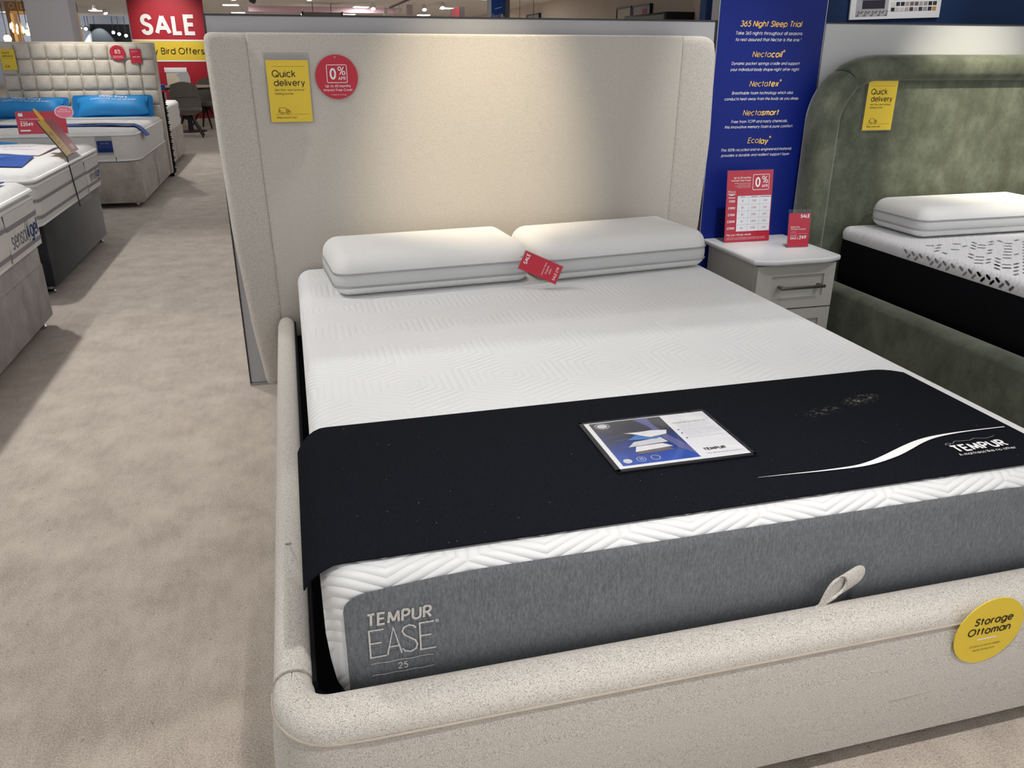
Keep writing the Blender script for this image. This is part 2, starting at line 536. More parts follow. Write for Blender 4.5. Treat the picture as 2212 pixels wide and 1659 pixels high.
def clear_plastic(name, tint=(1, 1, 1, 1), fac=.12, rough=.04):
    m = bpy.data.materials.new(name)
    m.use_nodes = True
    nt = m.node_tree
    nt.nodes.clear()
    out = nt.nodes.new('ShaderNodeOutputMaterial')
    tr = nt.nodes.new('ShaderNodeBsdfTransparent'); tr.inputs[0].default_value = tint
    gl = nt.nodes.new('ShaderNodeBsdfGlossy'); gl.inputs['Roughness'].default_value = rough
    lw = nt.nodes.new('ShaderNodeLayerWeight'); lw.inputs[0].default_value = .3
    mp = nt.nodes.new('ShaderNodeMapRange')
    mp.inputs['To Min'].default_value = fac * .5; mp.inputs['To Max'].default_value = min(1, fac * 5)
    mx = nt.nodes.new('ShaderNodeMixShader')
    nt.links.new(lw.outputs['Facing'], mp.inputs['Value'])
    nt.links.new(mp.outputs[0], mx.inputs[0])
    nt.links.new(tr.outputs[0], mx.inputs[1]); nt.links.new(gl.outputs[0], mx.inputs[2])
    nt.links.new(mx.outputs[0], out.inputs[0])
    return m


def carpet_mat():
    t = NT('beige_carpet')
    a = t.noise(260, 3); b = t.noise(7, 4); c = t.noise((40, 14, 1), 3)
    m = t.math('ADD', t.math('MULTIPLY', a, .55), t.math('ADD', t.math('MULTIPLY', b, .3), t.math('MULTIPLY', c, .15)))
    colr = t.ramp(m, [(.39, srgb(152, 142, 132)), (.5, srgb(178, 167, 156)), (.61, srgb(196, 186, 175))])
    sp = t.ramp(t.noise(55, 1), [(.73, (0, 0, 0, 1)), (.78, (1, 1, 1, 1))])
    colr = t.mix(t.math('MULTIPLY', sp, .45), colr, srgb(96, 86, 78))
    t.set(base=colr, rough=.95, spec=.15, sheen=.2)
    t.bump(a, .5, .004)
    return t.m


def chenille(name, lo, mid, hi, sc=1.0, bump=.55):
    t = NT(name)
    v = t.noise((1100 * sc, 420 * sc, 340 * sc), 2)
    h = t.noise((420 * sc, 420 * sc, 1100 * sc), 2)
    sel = t.ramp(t.noise(110 * sc, 2), [(.44, (0, 0, 0, 1)), (.56, (1, 1, 1, 1))])
    k = t.mix(sel, v, h)
    g = t.n('ShaderNodeRGBToBW', {0: k}).outputs[0]
    t.set(base=t.ramp(g, [(.36, scale_col(lo, .88)), (.47, mid), (.60, hi)]), rough=.9, spec=.2, sheen=.25)
    t.bump(g, bump, .003)
    return t.m


def hexquilt(name, col, s=.26, period=.0185, strength=.27, lowvar=.02, bdist=.008, edge=None):
    """concentric hexagon quilting, as fine relief on a knitted white cover"""
    t = NT(name)
    p = t.co()
    sep = t.n('ShaderNodeSeparateXYZ', {0: p})
    yy = t.math('ADD', sep.outputs[1], sep.outputs[2])
    q = t.n('ShaderNodeCombineXYZ', {0: sep.outputs[0], 1: yy}).outputs[0]
    hx, hy = s / 2, s * .8660
    def cell(vec):
        return t.n('ShaderNodeVectorMath', {0: vec, 1: (hx, hy, 1), 2: (-hx, -hy, -1)}, operation='WRAP').outputs[0]
    a = cell(q)
    b = cell(t.n('ShaderNodeVectorMath', {0: q, 1: (hx, hy, 0)}, operation='ADD').outputs[0])
    la = t.n('ShaderNodeVectorMath', {0: a}, operation='LENGTH').outputs['Value']
    lb = t.n('ShaderNodeVectorMath', {0: b}, operation='LENGTH').outputs['Value']
    c = t.n('ShaderNodeMix', {0: t.math('LESS_THAN', lb, la)}, data_type='VECTOR')
    t.t.links.new(a, c.inputs[4]); t.t.links.new(b, c.inputs[5])
    ab = t.n('ShaderNodeVectorMath', {0: c.outputs[1]}, operation='ABSOLUTE').outputs[0]
    sx = t.n('ShaderNodeSeparateXYZ', {0: ab})
    dd = t.n('ShaderNodeVectorMath', {0: ab, 1: (.5, .8660, 0)}, operation='DOT_PRODUCT').outputs['Value']
    d = t.math('MAXIMUM', sx.outputs[0], dd)
    wv = t.math('ABSOLUTE', t.math('SINE', t.math('MULTIPLY', d, PI / period)))
    wv = t.math('POWER', wv, .6)
    t.set(base=t.ramp(t.noise(3, 2), [(.3, scale_col(col, 1 - lowvar)), (.7, col)]), rough=.85, spec=.25, sheen=.15)
    if edge is not None:
        nd = t.n('ShaderNodeMapRange', {'Value': sep.outputs[1], 'From Min': edge, 'From Max': edge + .10, 'To Min': strength * 1.5, 'To Max': strength})
        strength = nd.outputs[0]
    t.bump(wv, strength, bdist)
    return t.m


def melange(name, lo, mid, hi):
    t = NT(name)
    a = t.noise((700, 700, 150), 3); b = t.noise((260, 260, 55), 3)
    m = t.math('ADD', t.math('MULTIPLY', a, .55), t.math('MULTIPLY', b, .45))
    t.set(base=t.ramp(m, [(.36, lo), (.5, mid), (.64, hi)]), rough=.9, spec=.15, sheen=.15)
    t.bump(a, .25, .001)
    return t.m


def velvet(name, lo, mid, hi, sc=1.0):
    t = NT(name)
    a = t.noise((9 * sc, 9 * sc, 7 * sc), 5, rough=.65); b = t.noise((200, 200, 60), 2)
    m = t.math('ADD', t.math('MULTIPLY', a, .8), t.math('MULTIPLY', b, .2))
    t.set(base=t.ramp(m, [(.33, lo), (.5, mid), (.68, hi)]), rough=.75, spec=.2, sheen=.5, sheen_rough=.35)
    t.bump(b, .12, .001)
    return t.m


def runner_cloth():
    """black cloth with the pale lint and scuff marks it carries (object space: marks stay put)"""
    t = NT('black_runner_cloth')
    co = t.co()
    def spot(x, y, sx, sy, ang, sc, th):
        m = t.n('ShaderNodeMapping', {'Vector': co, 'Location': (0, 0, 0)}, vector_type='TEXTURE')
        m.inputs['Location'].default_value = (x, y, 0)
        m.inputs['Rotation'].default_value = (0, 0, ang)
        m.inputs['Scale'].default_value = (sx, sy, 1)
        dist = t.n('ShaderNodeVectorMath', {0: m.outputs[0]}, operation='LENGTH').outputs['Value']
        body = t.math('SUBTRACT', 1.0, dist, clamp=True)
        nz = t.noise((sc, sc * 2.2, sc), 5, rough=.7)
        return t.math('MULTIPLY', body, t.ramp(nz, [(th, (0, 0, 0, 1)), (th + .12, (1, 1, 1, 1))]))
    s1 = spot(1.225 - .7, -1.62 + 1.72, .062, .026, .25, 120, .54)
    s2 = spot(1.10 - .7, -1.655 + 1.72, .06, .02, .25, 110, .53)
    s3 = spot(.21 - .7, -1.72 + 1.72, .06, .05, 0, 160, .64)
    lint = t.ramp(t.noise((150, 90, 100), 1), [(.80, (0, 0, 0, 1)), (.82, (1, 1, 1, 1))])
    m = t.math('MAXIMUM', t.math('MULTIPLY', s1, .8), t.math('MAXIMUM', t.math('MULTIPLY', s2, .5), t.math('MULTIPLY', s3, .25)))
    m = t.math('MAXIMUM', m, t.math('MULTIPLY', lint, .16))
    base = t.ramp(t.noise((300, 300, 300), 2), [(.3, (.0042, .0050, .0075, 1)), (.7, (.0078, .0090, .0130, 1))])
    t.set(base=t.mix(m, base, srgb(205, 195, 175)), rough=.95, spec=.06)
    t.bump(t.noise(900, 1), .15, .0006)
    return t.m


def mesh_gusset():
    t = NT('pillow_mesh_side')
    ck = t.n('ShaderNodeTexChecker', {'Vector': t.co(), 'Scale': 520.0, 'Color1': srgb(216, 217, 218), 'Color2': srgb(186, 187, 189)}).outputs[0]
    t.set(base=ck, rough=.85, spec=.2)
    return t.m


MAT = dict(
    carpet=carpet_mat(),
    cream=chenille('cream_chenille', srgb(156, 149, 140), srgb(194, 188, 180), srgb(210, 205, 198)),
    cream_seam=plain('cream_seam_thread', srgb(176, 166, 152), .9, .2),
    quilt=hexquilt('white_quilted_cover', srgb(226, 227, 228), edge=-.98),
    pillow=hexquilt('white_pillow_knit', srgb(228, 228, 228), .03, .005, .25, .02, .002),
    gusset=mesh_gusset(),
    piping=plain('grey_piping', srgb(158, 158, 160), .7),
    melange=melange('grey_melange', srgb(92, 96, 101), srgb(107, 111, 116), srgb(124, 128, 133)),
    runner=runner_cloth(),
    black=plain('black_cloth', (.006, .006, .008, 1), .9, .1),
    black_edge=plain('black_binding', (.004, .004, .006, 1), .6, .3),
    silver=plain('silver_thread', srgb(206, 206, 204), .32, .7, .35, .25, 300),
    white_print=plain('white_print', srgb(236, 236, 236), .5, .3, 0, .01),
    black_print=plain('black_print', srgb(28, 26, 24), .6, .3, 0, .02),
    grey_print=plain('grey_print', srgb(150, 150, 156), .6, .3, 0, .02),
    card_white=plain('white_card', srgb(232, 232, 234), .4, .4, 0, .01),
    yellow=plain('yellow_card', srgb(226, 196, 58), .45, .4, 0, .02, 6),
    red=plain('red_card', srgb(188, 38, 60), .4, .4, 0, .02, 6),
    dark_red=plain('dark_red_board', srgb(172, 28, 44), .5, .4, 0, .03, 2),
    panel=plain('grey_panel_cloth', srgb(176, 176, 180), .9, .15, 0, .03, 5, .05),
    panel_white=plain('pale_panel_cloth', srgb(200, 202, 204), .85, .2, 0, .02, 5),
    alu=plain('aluminium_edge', srgb(170, 172, 176), .35, .5, .8, .03),
    dark_edge=plain('dark_edge_trim', srgb(54, 52, 58), .5, .4),
    poster=plain('royal_blue_print', srgb(12, 34, 122), .5, .3, 0, .04, 1.5),
    amber=plain('amber_print', srgb(250, 205, 105), .5, .3, 0, .02),
    navy=plain('navy_wall', srgb(24, 50, 92), .7, .3, 0, .05, 3),
    ns=plain('pale_grey_lacquer', srgb(176, 175, 170), .42, .45, 0, .012, 4),
    ns_top=plain('pale_grey_top', srgb(206, 208, 210), .28, .5, 0, .01, 4),
    handle=plain('brushed_steel_handle', srgb(118, 116, 112), .35, .5, .85, .05),
    green=velvet('green_velvet', srgb(70, 74, 62), srgb(88, 93, 79), srgb(112, 117, 101)),
    green_dark=velvet('green_velvet_rail', srgb(70, 75, 63), srgb(88, 93, 80), srgb(108, 113, 98)),
    tuft=velvet('beige_velvet', srgb(176, 168, 158), srgb(196, 189, 178), srgb(212, 205, 196), .6),
    divan=velvet('mushroom_velvet', srgb(150, 143, 136), srgb(176, 169, 161), srgb(196, 190, 183), .8),
    divan_grey=velvet('grey_velvet', srgb(124, 119, 118), srgb(148, 143, 141), srgb(170, 165, 162), .8),
    divan_dark=velvet('charcoal_velvet', srgb(30, 32, 37), srgb(40, 42, 48), srgb(54, 56, 62), .8),
    mattress=plain('white_damask', srgb(232, 231, 229), .85, .2, 0, .03, 30, .25, .004),
    mattress_side=plain('white_border_knit', srgb(222, 221, 220), .85, .2, 0, .02, 26, .45, .010),
    tape=plain('white_tape_edge', srgb(242, 242, 242), .8, .2, 0, .01),
    band=plain('grey_stripe', srgb(146, 143, 148), .8, .2, 0, .04, 100),
    logo_grey=plain('grey_lettering', srgb(112, 112, 118), .7, .3),
    logo_blue=plain('navy_lettering', srgb(32, 62, 120), .7, .3),
    sky=plain('bright_blue_pillow', srgb(36, 138, 210), .5, .4, 0, .05, 12, .3, .006),
    royal=plain('royal_blue_cloth', srgb(28, 76, 160), .55, .35, 0, .06, 12, .2, .003),
    chrome=plain('chrome', srgb(200, 200, 200), .15, .6, 1.0, .02),
    clear=clear_plastic('clear_acrylic', (.97, .98, .99, 1), .022, .2),
    vinyl=clear_plastic('clear_vinyl', (.985, .985, .99, 1), .07, .06),
    chair=plain('taupe_leather', srgb(118, 113, 106), .5, .4, 0, .06, 8),
    blackmetal=plain('black_metal', (.008, .008, .009, 1), .4, .5),
    wood=plain('pale_wood', srgb(214, 176, 122), .5, .4, 0, .1, 12),
    brown=plain('brown_sign_board', srgb(100, 76, 60), .7, .3),
    brown_letter=plain('brown_letters', srgb(150, 122, 98), .6, .3),
    ceiling=plain('ceiling_tile_white', srgb(232, 227, 222), .9, .2, 0, .02, 20),
    grid=plain('ceiling_grid_white', srgb(228, 224, 220), .6, .3),
    pink=plain('pink_lit_bulkhead', srgb(226, 196, 208), .85, .2),  # pink light on the bulkhead, put into its base colour
    wall_beige=plain('beige_wall_paint', srgb(214, 203, 190), .9, .2, 0, .02, 2),
    wall_grey=plain('blue_grey_wall_paint', srgb(168, 173, 185), .9, .2, 0, .02, 1),
    column=plain('grey_column_paint', srgb(186, 182, 186), .85, .2, 0, .02, 2),
    darkglass=plain('dark_mirror_glass', srgb(64, 68, 70), .12, .6, .6, .2, .6),
    gold=plain('brass', srgb(190, 150, 80), .3, .5, 1.0, .05),
    frame_black=plain('black_frame', srgb(24, 22, 22), .4, .4),
    offwhite=plain('skirting_cream', srgb(206, 196, 178), .6, .3),
    led=glow('led_panel_diffuser', (.95, .98, 1.0, 1), PANEL_EMIT),
    led_mid=glow('led_panel_diffuser_mid', (1.0, .98, .95, 1), 9.0),
    led_far=glow('led_panel_diffuser_far', (1.0, .98, .95, 1), FAR_EMIT),
    lamp=glow('spot_lamp_face', (1.0, .96, .90, 1), 26),
    bulb=glow('warm_bulb', (1.0, .80, .45, 1), 14),
    pinkcard=plain('pink_card', srgb(226, 120, 140), .4, .4, 0, .02),
    gold_card=plain('ochre_card', srgb(186, 150, 48), .7, .15, 0, .04),
    maroon=plain('maroon_card', srgb(142, 62, 66), .7, .15, 0, .04),
    sleeve=clear_plastic('plastic_sleeve', (.90, .90, .92, 1), .06),
)
MAT['bulb_soft'] = glow('warm_lantern', (1.0, .86, .55, 1), 6)

# ------------------------------------------------------------------ room shell
def structure(o): o['kind'] = 'structure'; return o


structure(MB().box(-14, 9.2, -6, 44.2, -.1, 0).part('floor', MAT['carpet'], smooth=0))
ceil = structure(MB().box(-14, 9.2, -6, 44.2, CEIL + .03, CEIL + .1).part('ceiling', MAT['ceiling'], smooth=0))
structure(MB().box(9.2, 9.35, -6, 44.2, 0, CEIL + .03).part('wall_right', MAT['wall_beige'], smooth=0))
structure(MB().box(-14, 9.2, 44.0, 44.2, 0, CEIL + .03).part('wall_back', MAT['wall_grey'], smooth=0))
structure(MB().box(-14.15, -14, -6, 44.2, 0, CEIL + .03).part('wall_left', MAT['wall_grey'], smooth=0))
# ceiling tiles (1.2 m squares with recessed joints) over the stretch the photo shows
tile_me = None
cells = []
for iy in range(19, 37):
    for ix in range(-8, 8):
        cells.append((iy, ix))
for iy, ix in cells[:288]:
    x, y = ix * 1.2 + .5, iy * 1.2
    if tile_me is None:
        o = MB().box(x - .585, x + .585, y - .585, y + .585, CEIL, CEIL + .03, .004, 1).part('ceiling_tile', MAT['ceiling'], ceil, 0, (x, y, CEIL))
        tile_me = o.data
    else:
        o = bpy.data.objects.new('ceiling_tile', tile_me)
        COL.objects.link(o)
        o.parent = ceil
        o.location = (x, y, CEIL)
g = MB()
for ix in range(-9, 8): g.box(ix * 1.2 + 1.1 - .012, ix * 1.2 + 1.1 + .012, 22, 43.9, CEIL + .004, CEIL + .028)
for iy in range(18, 36): g.box(-9.7, 9.1, iy * 1.2 + .588, iy * 1.2 + .612, CEIL + .005, CEIL + .027)
g.part('ceiling_grid', MAT['grid'], ceil, 0)
structure(MB().box(-1.0, 4.7, 32.4, 33.6, 2.80, CEIL).part('trim_1', MAT['pink'], smooth=0))

# led ceiling panels
led_frame = led_diff = None
led_root = None
FARLAB = lambda x, y: 'square ceiling light panel, %s row beyond the partition, %s' % ({25.8: 'nearest', 31.8: 'middle', 37.8: 'farthest'}[y], {-7.3: 'leftmost', -1.6: 'second from left', 3.2: 'second from right', 6.6: 'rightmost'}[x])
for iy, y in enumerate((-4.2, -1.2, 1.8, 4.8, 7.8, 10.8, 16, 20, 25.8, 31.8, 37.8)):
    for x in ((-4.6, -1.6, 1.4, 4.4) if y < 24 else (-7.3, -1.6, 3.2, 6.6)):
        h = .3 if y > 24 else .45
        t = thing('ceiling_light', (x, y, CEIL - .02), FARLAB(x, y) if y > 24 else 'white square light panel in the ceiling above the beds', 'ceiling light', 'recessed ceiling light panels far down the shop' if y > 24 else 'ceiling light panels above the beds')
        MB().box(x - h, x + h, y - h, y + h, CEIL - .02, CEIL - .001).part('frame', MAT['grid'], t, 0)
        MB().box(x - h + .03, x + h - .03, y - h + .03, y + h - .03, CEIL - .026, CEIL - .0205).part('diffuser', MAT['led'] if y < 14 else MAT['led_mid'] if y < 24 else MAT['led_far'], t, 0)


def spot_fixture(p, tgt, label, r=.045, lit=True, body='white', drop=None):
    p = Vector(p); d = (Vector(tgt) - p).normalized()
    t = thing('track_spotlight', p, label, 'spotlight')
    a = p + d * .01
    MB().tube([p - d * .16, p - d * .15, p - d * .02, p], [r * .7, r, r, r * .95], 14).part('lamp_housing', MAT['frame_black'] if body == 'black' else MAT['grid'], t)
    if lit: MB().tube([p + d * .001, p + d * .004], [r * .85, r * .85], 14).part('lamp_face', MAT['lamp'], t)
    q = p - d * .1
    MB().tube([q, (q.x, q.y, CEIL - .001)], .012, 8).part('stem', MAT['grid'] if body != 'black' else MAT['frame_black'], t)
    return t


FIX = ['white track spotlight aimed at the cream headboard', 'white track spotlight behind the grey partition', 'second white track spotlight behind the grey partition', 'white track spotlight above the nightstand aimed at the footboard',
       'white track spotlight aimed at the green headboard', 'added white track spotlight brightening the green bed', 'white track spotlight aimed at the blue printed board', 'white track spotlight aimed at the tufted headboard', 'white track spotlight above the charcoal divan', 'white track spotlight above the nearest grey divan',
       'white track spotlight behind the tufted headboard', 'added white track spotlight brightening the swatch poster', 'white track spotlight aimed at the red sale board']
for (p, t, *_), lb in zip(SPOTS, FIX):
    d = (Vector(t) - Vector(p)).normalized()
    spot_fixture(Vector(p) - d * .06, t, lb, .05, lit=False)
FAR = [((-6.4, 32.4, 2.78), (-6.6, 31, 0), 'glowing white spotlight high between the grey column and the sale board', 1), ((-6.55, 35.3, 2.78), (-5.5, 34, 0), 'glowing spotlight beside the left edge of the red sale board', 1),
       ((3.36, 28.9, 2.78), (3.3, 27, 0), 'glowing pear-shaped spotlight above the middle of the grey partition', 1), ((5.2, 28.9, 2.78), (5.2, 27, 0), 'left one of the pair of glowing spotlights by the red hanging sign', 1),
       ((5.68, 27.9, 2.80), (5.5, 26, 0), 'right one of the pair of glowing spotlights by the red hanging sign', 1), ((-0.6, 25.9, 2.8), (0.6, 25.3, 2.2), 'black spotlight pointing right above the left end of the grey partition', 0),
       ((-1.2, 25.4, 2.82), (-1.2, 24, 0), 'glowing spotlight at the top edge right of the sale board', 1), ((1.02, 24.8, 2.82), (1.0, 23, 0), 'glowing spotlight at the top edge above the beige headboard seam', 1),
       ((1.0, 32.3, 2.68), (1.2, 30, 2), 'white spotlight head turned sideways by the pink-lit bulkhead', 1), ((4.46, 30.2, 2.7), (4.46, 30.2, 0), 'small grey cylinder spotlight hanging unlit left of the red sign', 0), ((4.05, 31.0, 2.68), (4.3, 30.4, 0), 'small tilted grey spotlight hanging unlit farther left of the red sign', 0)]
for p, t, lb, lit in FAR:
    spot_fixture(p, t, lb, .085, bool(lit), 'black' if 'black' in lb else 'white')
tag(MB().box(4.3, 4.36, 22, 32, 2.95, 2.985).one('light_track', MAT['dark_edge'], (4.33, 27, 2.95), 'thin dark lighting track running along the ceiling', 'light track'))

# ------------------------------------------------------------------ far background
# red sale board
t = thing('sale_board', (-1.92, 14.13, 0), 'tall red board reading SALE with a yellow band', 'sign board')
MB().box(-2.55, -1.27, 14.1, 14.2, .13, CEIL).part('board', MAT['dark_red'], t, 0)
MB().box(-2.56, -2.546, 14.085, 14.2, .13, CEIL).part('edge_strip', MAT['alu'], t, 0)
MB().box(-2.545, -1.27, 14.092, 14.0995, 1.15, 1.49).part('yellow_band', MAT['yellow'], t, 0)
for z in (1.145, 1.495): MB().box(-2.545, -1.27, 14.09, 14.0995, z - .012, z + .012).part('white_line', MAT['white_print'], t, 0)
MB().box(-2.55, -1.27, 14.1, 14.2, 0, .13).part('plinth', MAT['offwhite'], t, 0)
fr = Frame((0, 14.09, 0))
text(t, 'lettering', 'SALE', fr, -1.90, 1.755, MAT['white_print'], width=.95, bold=.03, sy=1.02, d=.003)
text(t, 'lettering', 'Early Bird Offers', fr, -1.90, 1.315, MAT['black_print'], width=1.12, bold=.004, d=.004)
# flyer clipped on the board
t = thing('wall_flyer', (-1.885, 14.05, .72), 'white and cream flyer pinned on the red board', 'flyer')
MB().box(-2.08, -1.69, 14.065, 14.085, .945, 1.03, .006).part('header_rail', MAT['card_white'], t)
MB().box(-2.06, -1.70, 14.075, 14.09, .62, .945).part('sheet', MAT['offwhite'], t, 0)
# dining table and chairs
t = thing('dining_table', (-1.62, 12.75, 0), 'round dining table with black pedestal by the red board', 'table')
MB().lathe([(.40, .725), (.45, .735), (.45, .752), (.44, .757)], (-1.62, 12.75, 0), 40).part('tabletop', MAT['offwhite'], t)
MB().lathe([(.42, .70), (.43, .725)], (-1.62, 12.75, 0), 40).part('apron', MAT['blackmetal'], t)
MB().lathe([(.05, .02), (.04, .1), (.04, .70)], (-1.62, 12.75, 0), 16).part('pedestal', MAT['blackmetal'], t)
MB().lathe([(.26, 0), (.26, .015), (.05, .03)], (-1.62, 12.75, 0), 24).part('base', MAT['blackmetal'], t)
t = thing('leaflet_holder', (-1.60, 12.45, .757), 'small white leaflet holder standing on the dining table', 'leaflet holder')
MB().box(-1.70, -1.50, 12.45, 12.50, .757, .80).part('tray', MAT['dark_edge'], t)
MB().loft([[(-1.68, 12.47, .78), (-1.5, 12.47, .78), (-1.5, 12.49, .78), (-1.68, 12.49, .78)], [(-1.66, 12.50, .87), (-1.5, 12.50, .90), (-1.5, 12.52, .90), (-1.66, 12.52, .87)], [(-1.72, 12.5, .94), (-1.53, 12.50, .99), (-1.53, 12.52, .99), (-1.72, 12.52, .94)]]).part('leaflet', MAT['card_white'], t)


def chair(x, y, rz, label):
    t = thing('dining_chair', (0, 0, 0), label, 'chair', None)
    def squircle(u, v):
        a, b = 2 * u - 1, 2 * v - 1
        return a * math.sqrt(1 - .28 * b * b), b * math.sqrt(1 - .28 * a * a)
    def back(u, v):
        a, b = squircle(u, v)
        zz = .60 + .25 * b
        return Vector((a * (.232 - .012 * b), -.225 - .05 * b + .10 * a * a - .012 * (b < -.2) * math.sin(PI * (-.2 - b) / .8), zz))
    MB().sheet(16, 14, back, .05).part('backrest', MAT['chair'], t, 60)
    MB().tube([back(u / 10, .55) + Vector((0, -.003, 0)) for u in range(1, 10)], .003, 5).part('seam', MAT['blackmetal'], t)
    mb = MB(); stack_block(mb, .46, .46, .12, [(.03, .395), (.005, .41), (0, .44), (.01, .465), (.04, .475)], 0, .02, 6, .008); mb.part('seat', MAT['chair'], t, 60)
    MB().lathe([(.05, .28), (.05, .42)], (0, 0, 0), 14).part('swivel_hub', MAT['blackmetal'], t)
    for k in range(4):
        a = PI / 4 + k * PI / 2
        MB().tube([(.04 * math.cos(a), .04 * math.sin(a), .40), (.29 * math.cos(a), .29 * math.sin(a), .012)], [.026, .014], 8).part('leg', MAT['blackmetal'], t)
    t.location = (x, y, 0)
    t.rotation_euler = (0, 0, rz)
    WL[t.name] = Vector((x, y, 0))
    return t


chair(-1.525, 11.6, .06, 'taupe swivel chair with back towards us and black splayed legs')
chair(-1.40, 13.4, 2.7, 'second taupe chair half hidden behind the dining table')

# grey column, lighting stand, chandelier
tag(MB().box(-2.95, -2.46, 9.0, 9.45, 0, CEIL, .004, 1).one('column', MAT['column'], (-2.7, 9.2, 0), 'square grey column rising behind the tufted headboard', 'column'))
t = thing('lighting_display', (-4.4, 16.1, 0), 'brown framed lighting display stand lettered LIGHTING behind the column', 'display stand')
MB().box(-5.02, -3.80, 16.0, 16.3, 2.03, 2.2).part('sign_board', MAT['brown'], t, 0)
for x in (-5.02, -3.86):
    MB().box(x, x + .07, 16.0, 16.3, 0, 2.03).part('post', MAT['brown'] if x < -4 else MAT['wood'], t, 0)
MB().box(-4.95, -4.90, 16.0, 16.3, 0, 1.99).part('inner_post', MAT['wood'], t, 0)
MB().box(-4.95, -3.86, 16.02, 16.28, 1.98, 2.03).part('top_rail', MAT['wood'], t, 0)
MB().box(-4.56, -4.47, 16.30, 16.36, 0, 2.03).part('rear_post', MAT['wood'], t, 0)
fr = Frame((0, 15.995, 0))
text(t, 'lettering', 'LIGHTING', fr, -4.80 + .06, 2.115, MAT['brown_letter'], height=.085, bold=.02, align='LEFT')
mb = MB(); strokes(mb, [[(-4.90 + .04 * math.cos(a / 12 * 2 * PI), 2.12 + .045 * math.sin(a / 12 * 2 * PI)) for a in range(13)]], fr, .012)
mb.part('bulb_emblem', MAT['brown_letter'], t, 0)
t = thing('chandelier', (-4.72, 15.6, 1.75), 'brass chandelier with many glowing candle bulbs beside the column', 'chandelier')
MB().tube([(-4.70, 15.6, 1.45), (-4.70, 15.6, CEIL)], .012, 8).part('stem', MAT['gold'], t)
rng = random.Random(4)
for k in range(11):
    a = k / 11 * 2 * PI
    ex, ey = -4.70 + .17 * math.cos(a), 15.6 + .17 * math.sin(a)
    ez = 1.72 + .05 * math.sin(a * 2)
    MB().tube([(-4.70, 15.6, 1.62), (-4.70 + .09 * math.cos(a), 15.6 + .09 * math.sin(a), 1.60), (ex, ey, ez - .05)], .006, 6).part('arm', MAT['gold'], t)
    MB().lathe([(.008, -.05), (.016, -.02), (.014, .01), (.004, .05)], (ex, ey, ez), 8).part('bulb', MAT['bulb'], t)


def lantern(p, r, label):
    t = thing('pendant_lamp', p, label, 'pendant lamp')
    x, y, z = p
    MB().lathe([(r * .35, r * .95), (r * .8, r * .6), (r, 0), (r * .8, -r * .6), (r * .3, -r * .95)], p, 16).part('globe', MAT['bulb_soft'], t)
    MB().tube([(x, y, z + r * .9), (x, y, z + r * 1.4)], r * .25, 8).part('lamp_holder', MAT['gold'], t)
    MB().tube([(x, y, z + r), (x, y, CEIL)], .006, 6).part('cord', MAT['blackmetal'], t)
    return t


lantern((-5.0, 15.7, 1.53), .07, 'round glowing lantern at the far left behind the tufted headboard')
lantern((-4.50, 15.2, 1.63), .055, 'round glowing glass globe just left of the grey column')
lantern((-3.82, 15.75, 1.54), .06, 'glowing pendant bulb just right of the grey column')
# mirror-like dark opening on the back wall
t = thing('wall_mirror', (-7.9, 43.98, 1.0), 'large dark mirror panel on the far blue-grey wall', 'mirror')
MB().box(-8.85, -7.0, 43.96, 43.999, .6, 2.65).part('glass', MAT['darkglass'], t, 0)
MB().box(-8.87, -8.85, 43.95, 43.999, .6, 2.66).part('frame_strip', MAT['alu'], t, 0)
for x in (-11.5, -5.2):  # added spots without fixtures, to brighten the far wall
    L = bpy.data.lights.new('wall_wash', 'SPOT'); L.energy = 330; L.spot_size = math.radians(120); L.spot_blend = .8; L.color = (.95, .97, 1)
    lo = bpy.data.objects.new('wall_wash_light', L); lo.location = (x, 40.5, 2.8); lo.rotation_euler = (Vector((x + 1, 44, 1.9)) - lo.location).to_track_quat('-Z', 'Y').to_euler(); COL.objects.link(lo)
L = bpy.data.lights.new('wall_wash', 'SPOT'); L.energy = 600; L.spot_size = math.radians(62); L.spot_blend = .3; L.color = (.93, .97, 1)
lo = bpy.data.objects.new('wall_wash_light', L); lo.location = (-8.35, 43.3, 2.95); lo.rotation_euler = (Vector((-8.5, 44, 1.4)) - lo.location).to_track_quat('-Z', 'Y').to_euler(); COL.objects.link(lo)
for i, (x, z) in enumerate(((-9.2, 2.45), (-8.95, 2.42), (-7.75, 2.27), (-7.5, 2.2), (-7.2, 2.13))):  # the last three heads imitate lamp reflections in the mirror glass
    lb = ['left one of two small white lamps against the far blue-grey wall', 'right one of two small white lamps against the far blue-grey wall', 'leftmost of three glowing heads imitating lamp reflections in the dark mirror', 'middle one of three glowing heads imitating lamp reflections in the dark mirror', 'rightmost of three glowing heads imitating lamp reflections in the dark mirror'][i]
    spot_fixture((x, 43.5, z), (x + .2, 42, z - .6), lb, .085, True, 'black')

# columns and signs to the right, far
MAT['column_far'] = plain('grey_column_far', srgb(120, 118, 121), .85, .2)
t = thing('banner_column', (5.8, 20.1, 0), 'grey column with a blue banner beyond the partition', 'column')
MB().box(5.55, 6.06, 20.0, 20.5, 0, CEIL).part('shaft', MAT['column_far'], t, 0)
MB().box(5.555, 5.92, 19.985, 19.999, .6, CEIL).part('banner', MAT['royal'], t, 0)
fr = Frame((0, 19.98, 0))
text(t, 'lettering', 'Sleep', fr, 5.655, 2.225, MAT['white_print'], width=.17, sy=2.0)
text(t, 'lettering', 'St', fr, 5.785, 2.225, MAT['white_print'], width=.06, sy=2.0)
text(t, 'lettering', 'ry', fr, 5.885, 2.21, MAT['white_print'], width=.055, sy=2.0)
mb = MB(); mb.flat(circle(.026, 20, 5.84, 2.235, .05), fr, .001); mb.part('yellow_moon', MAT['yellow'], t, 0)
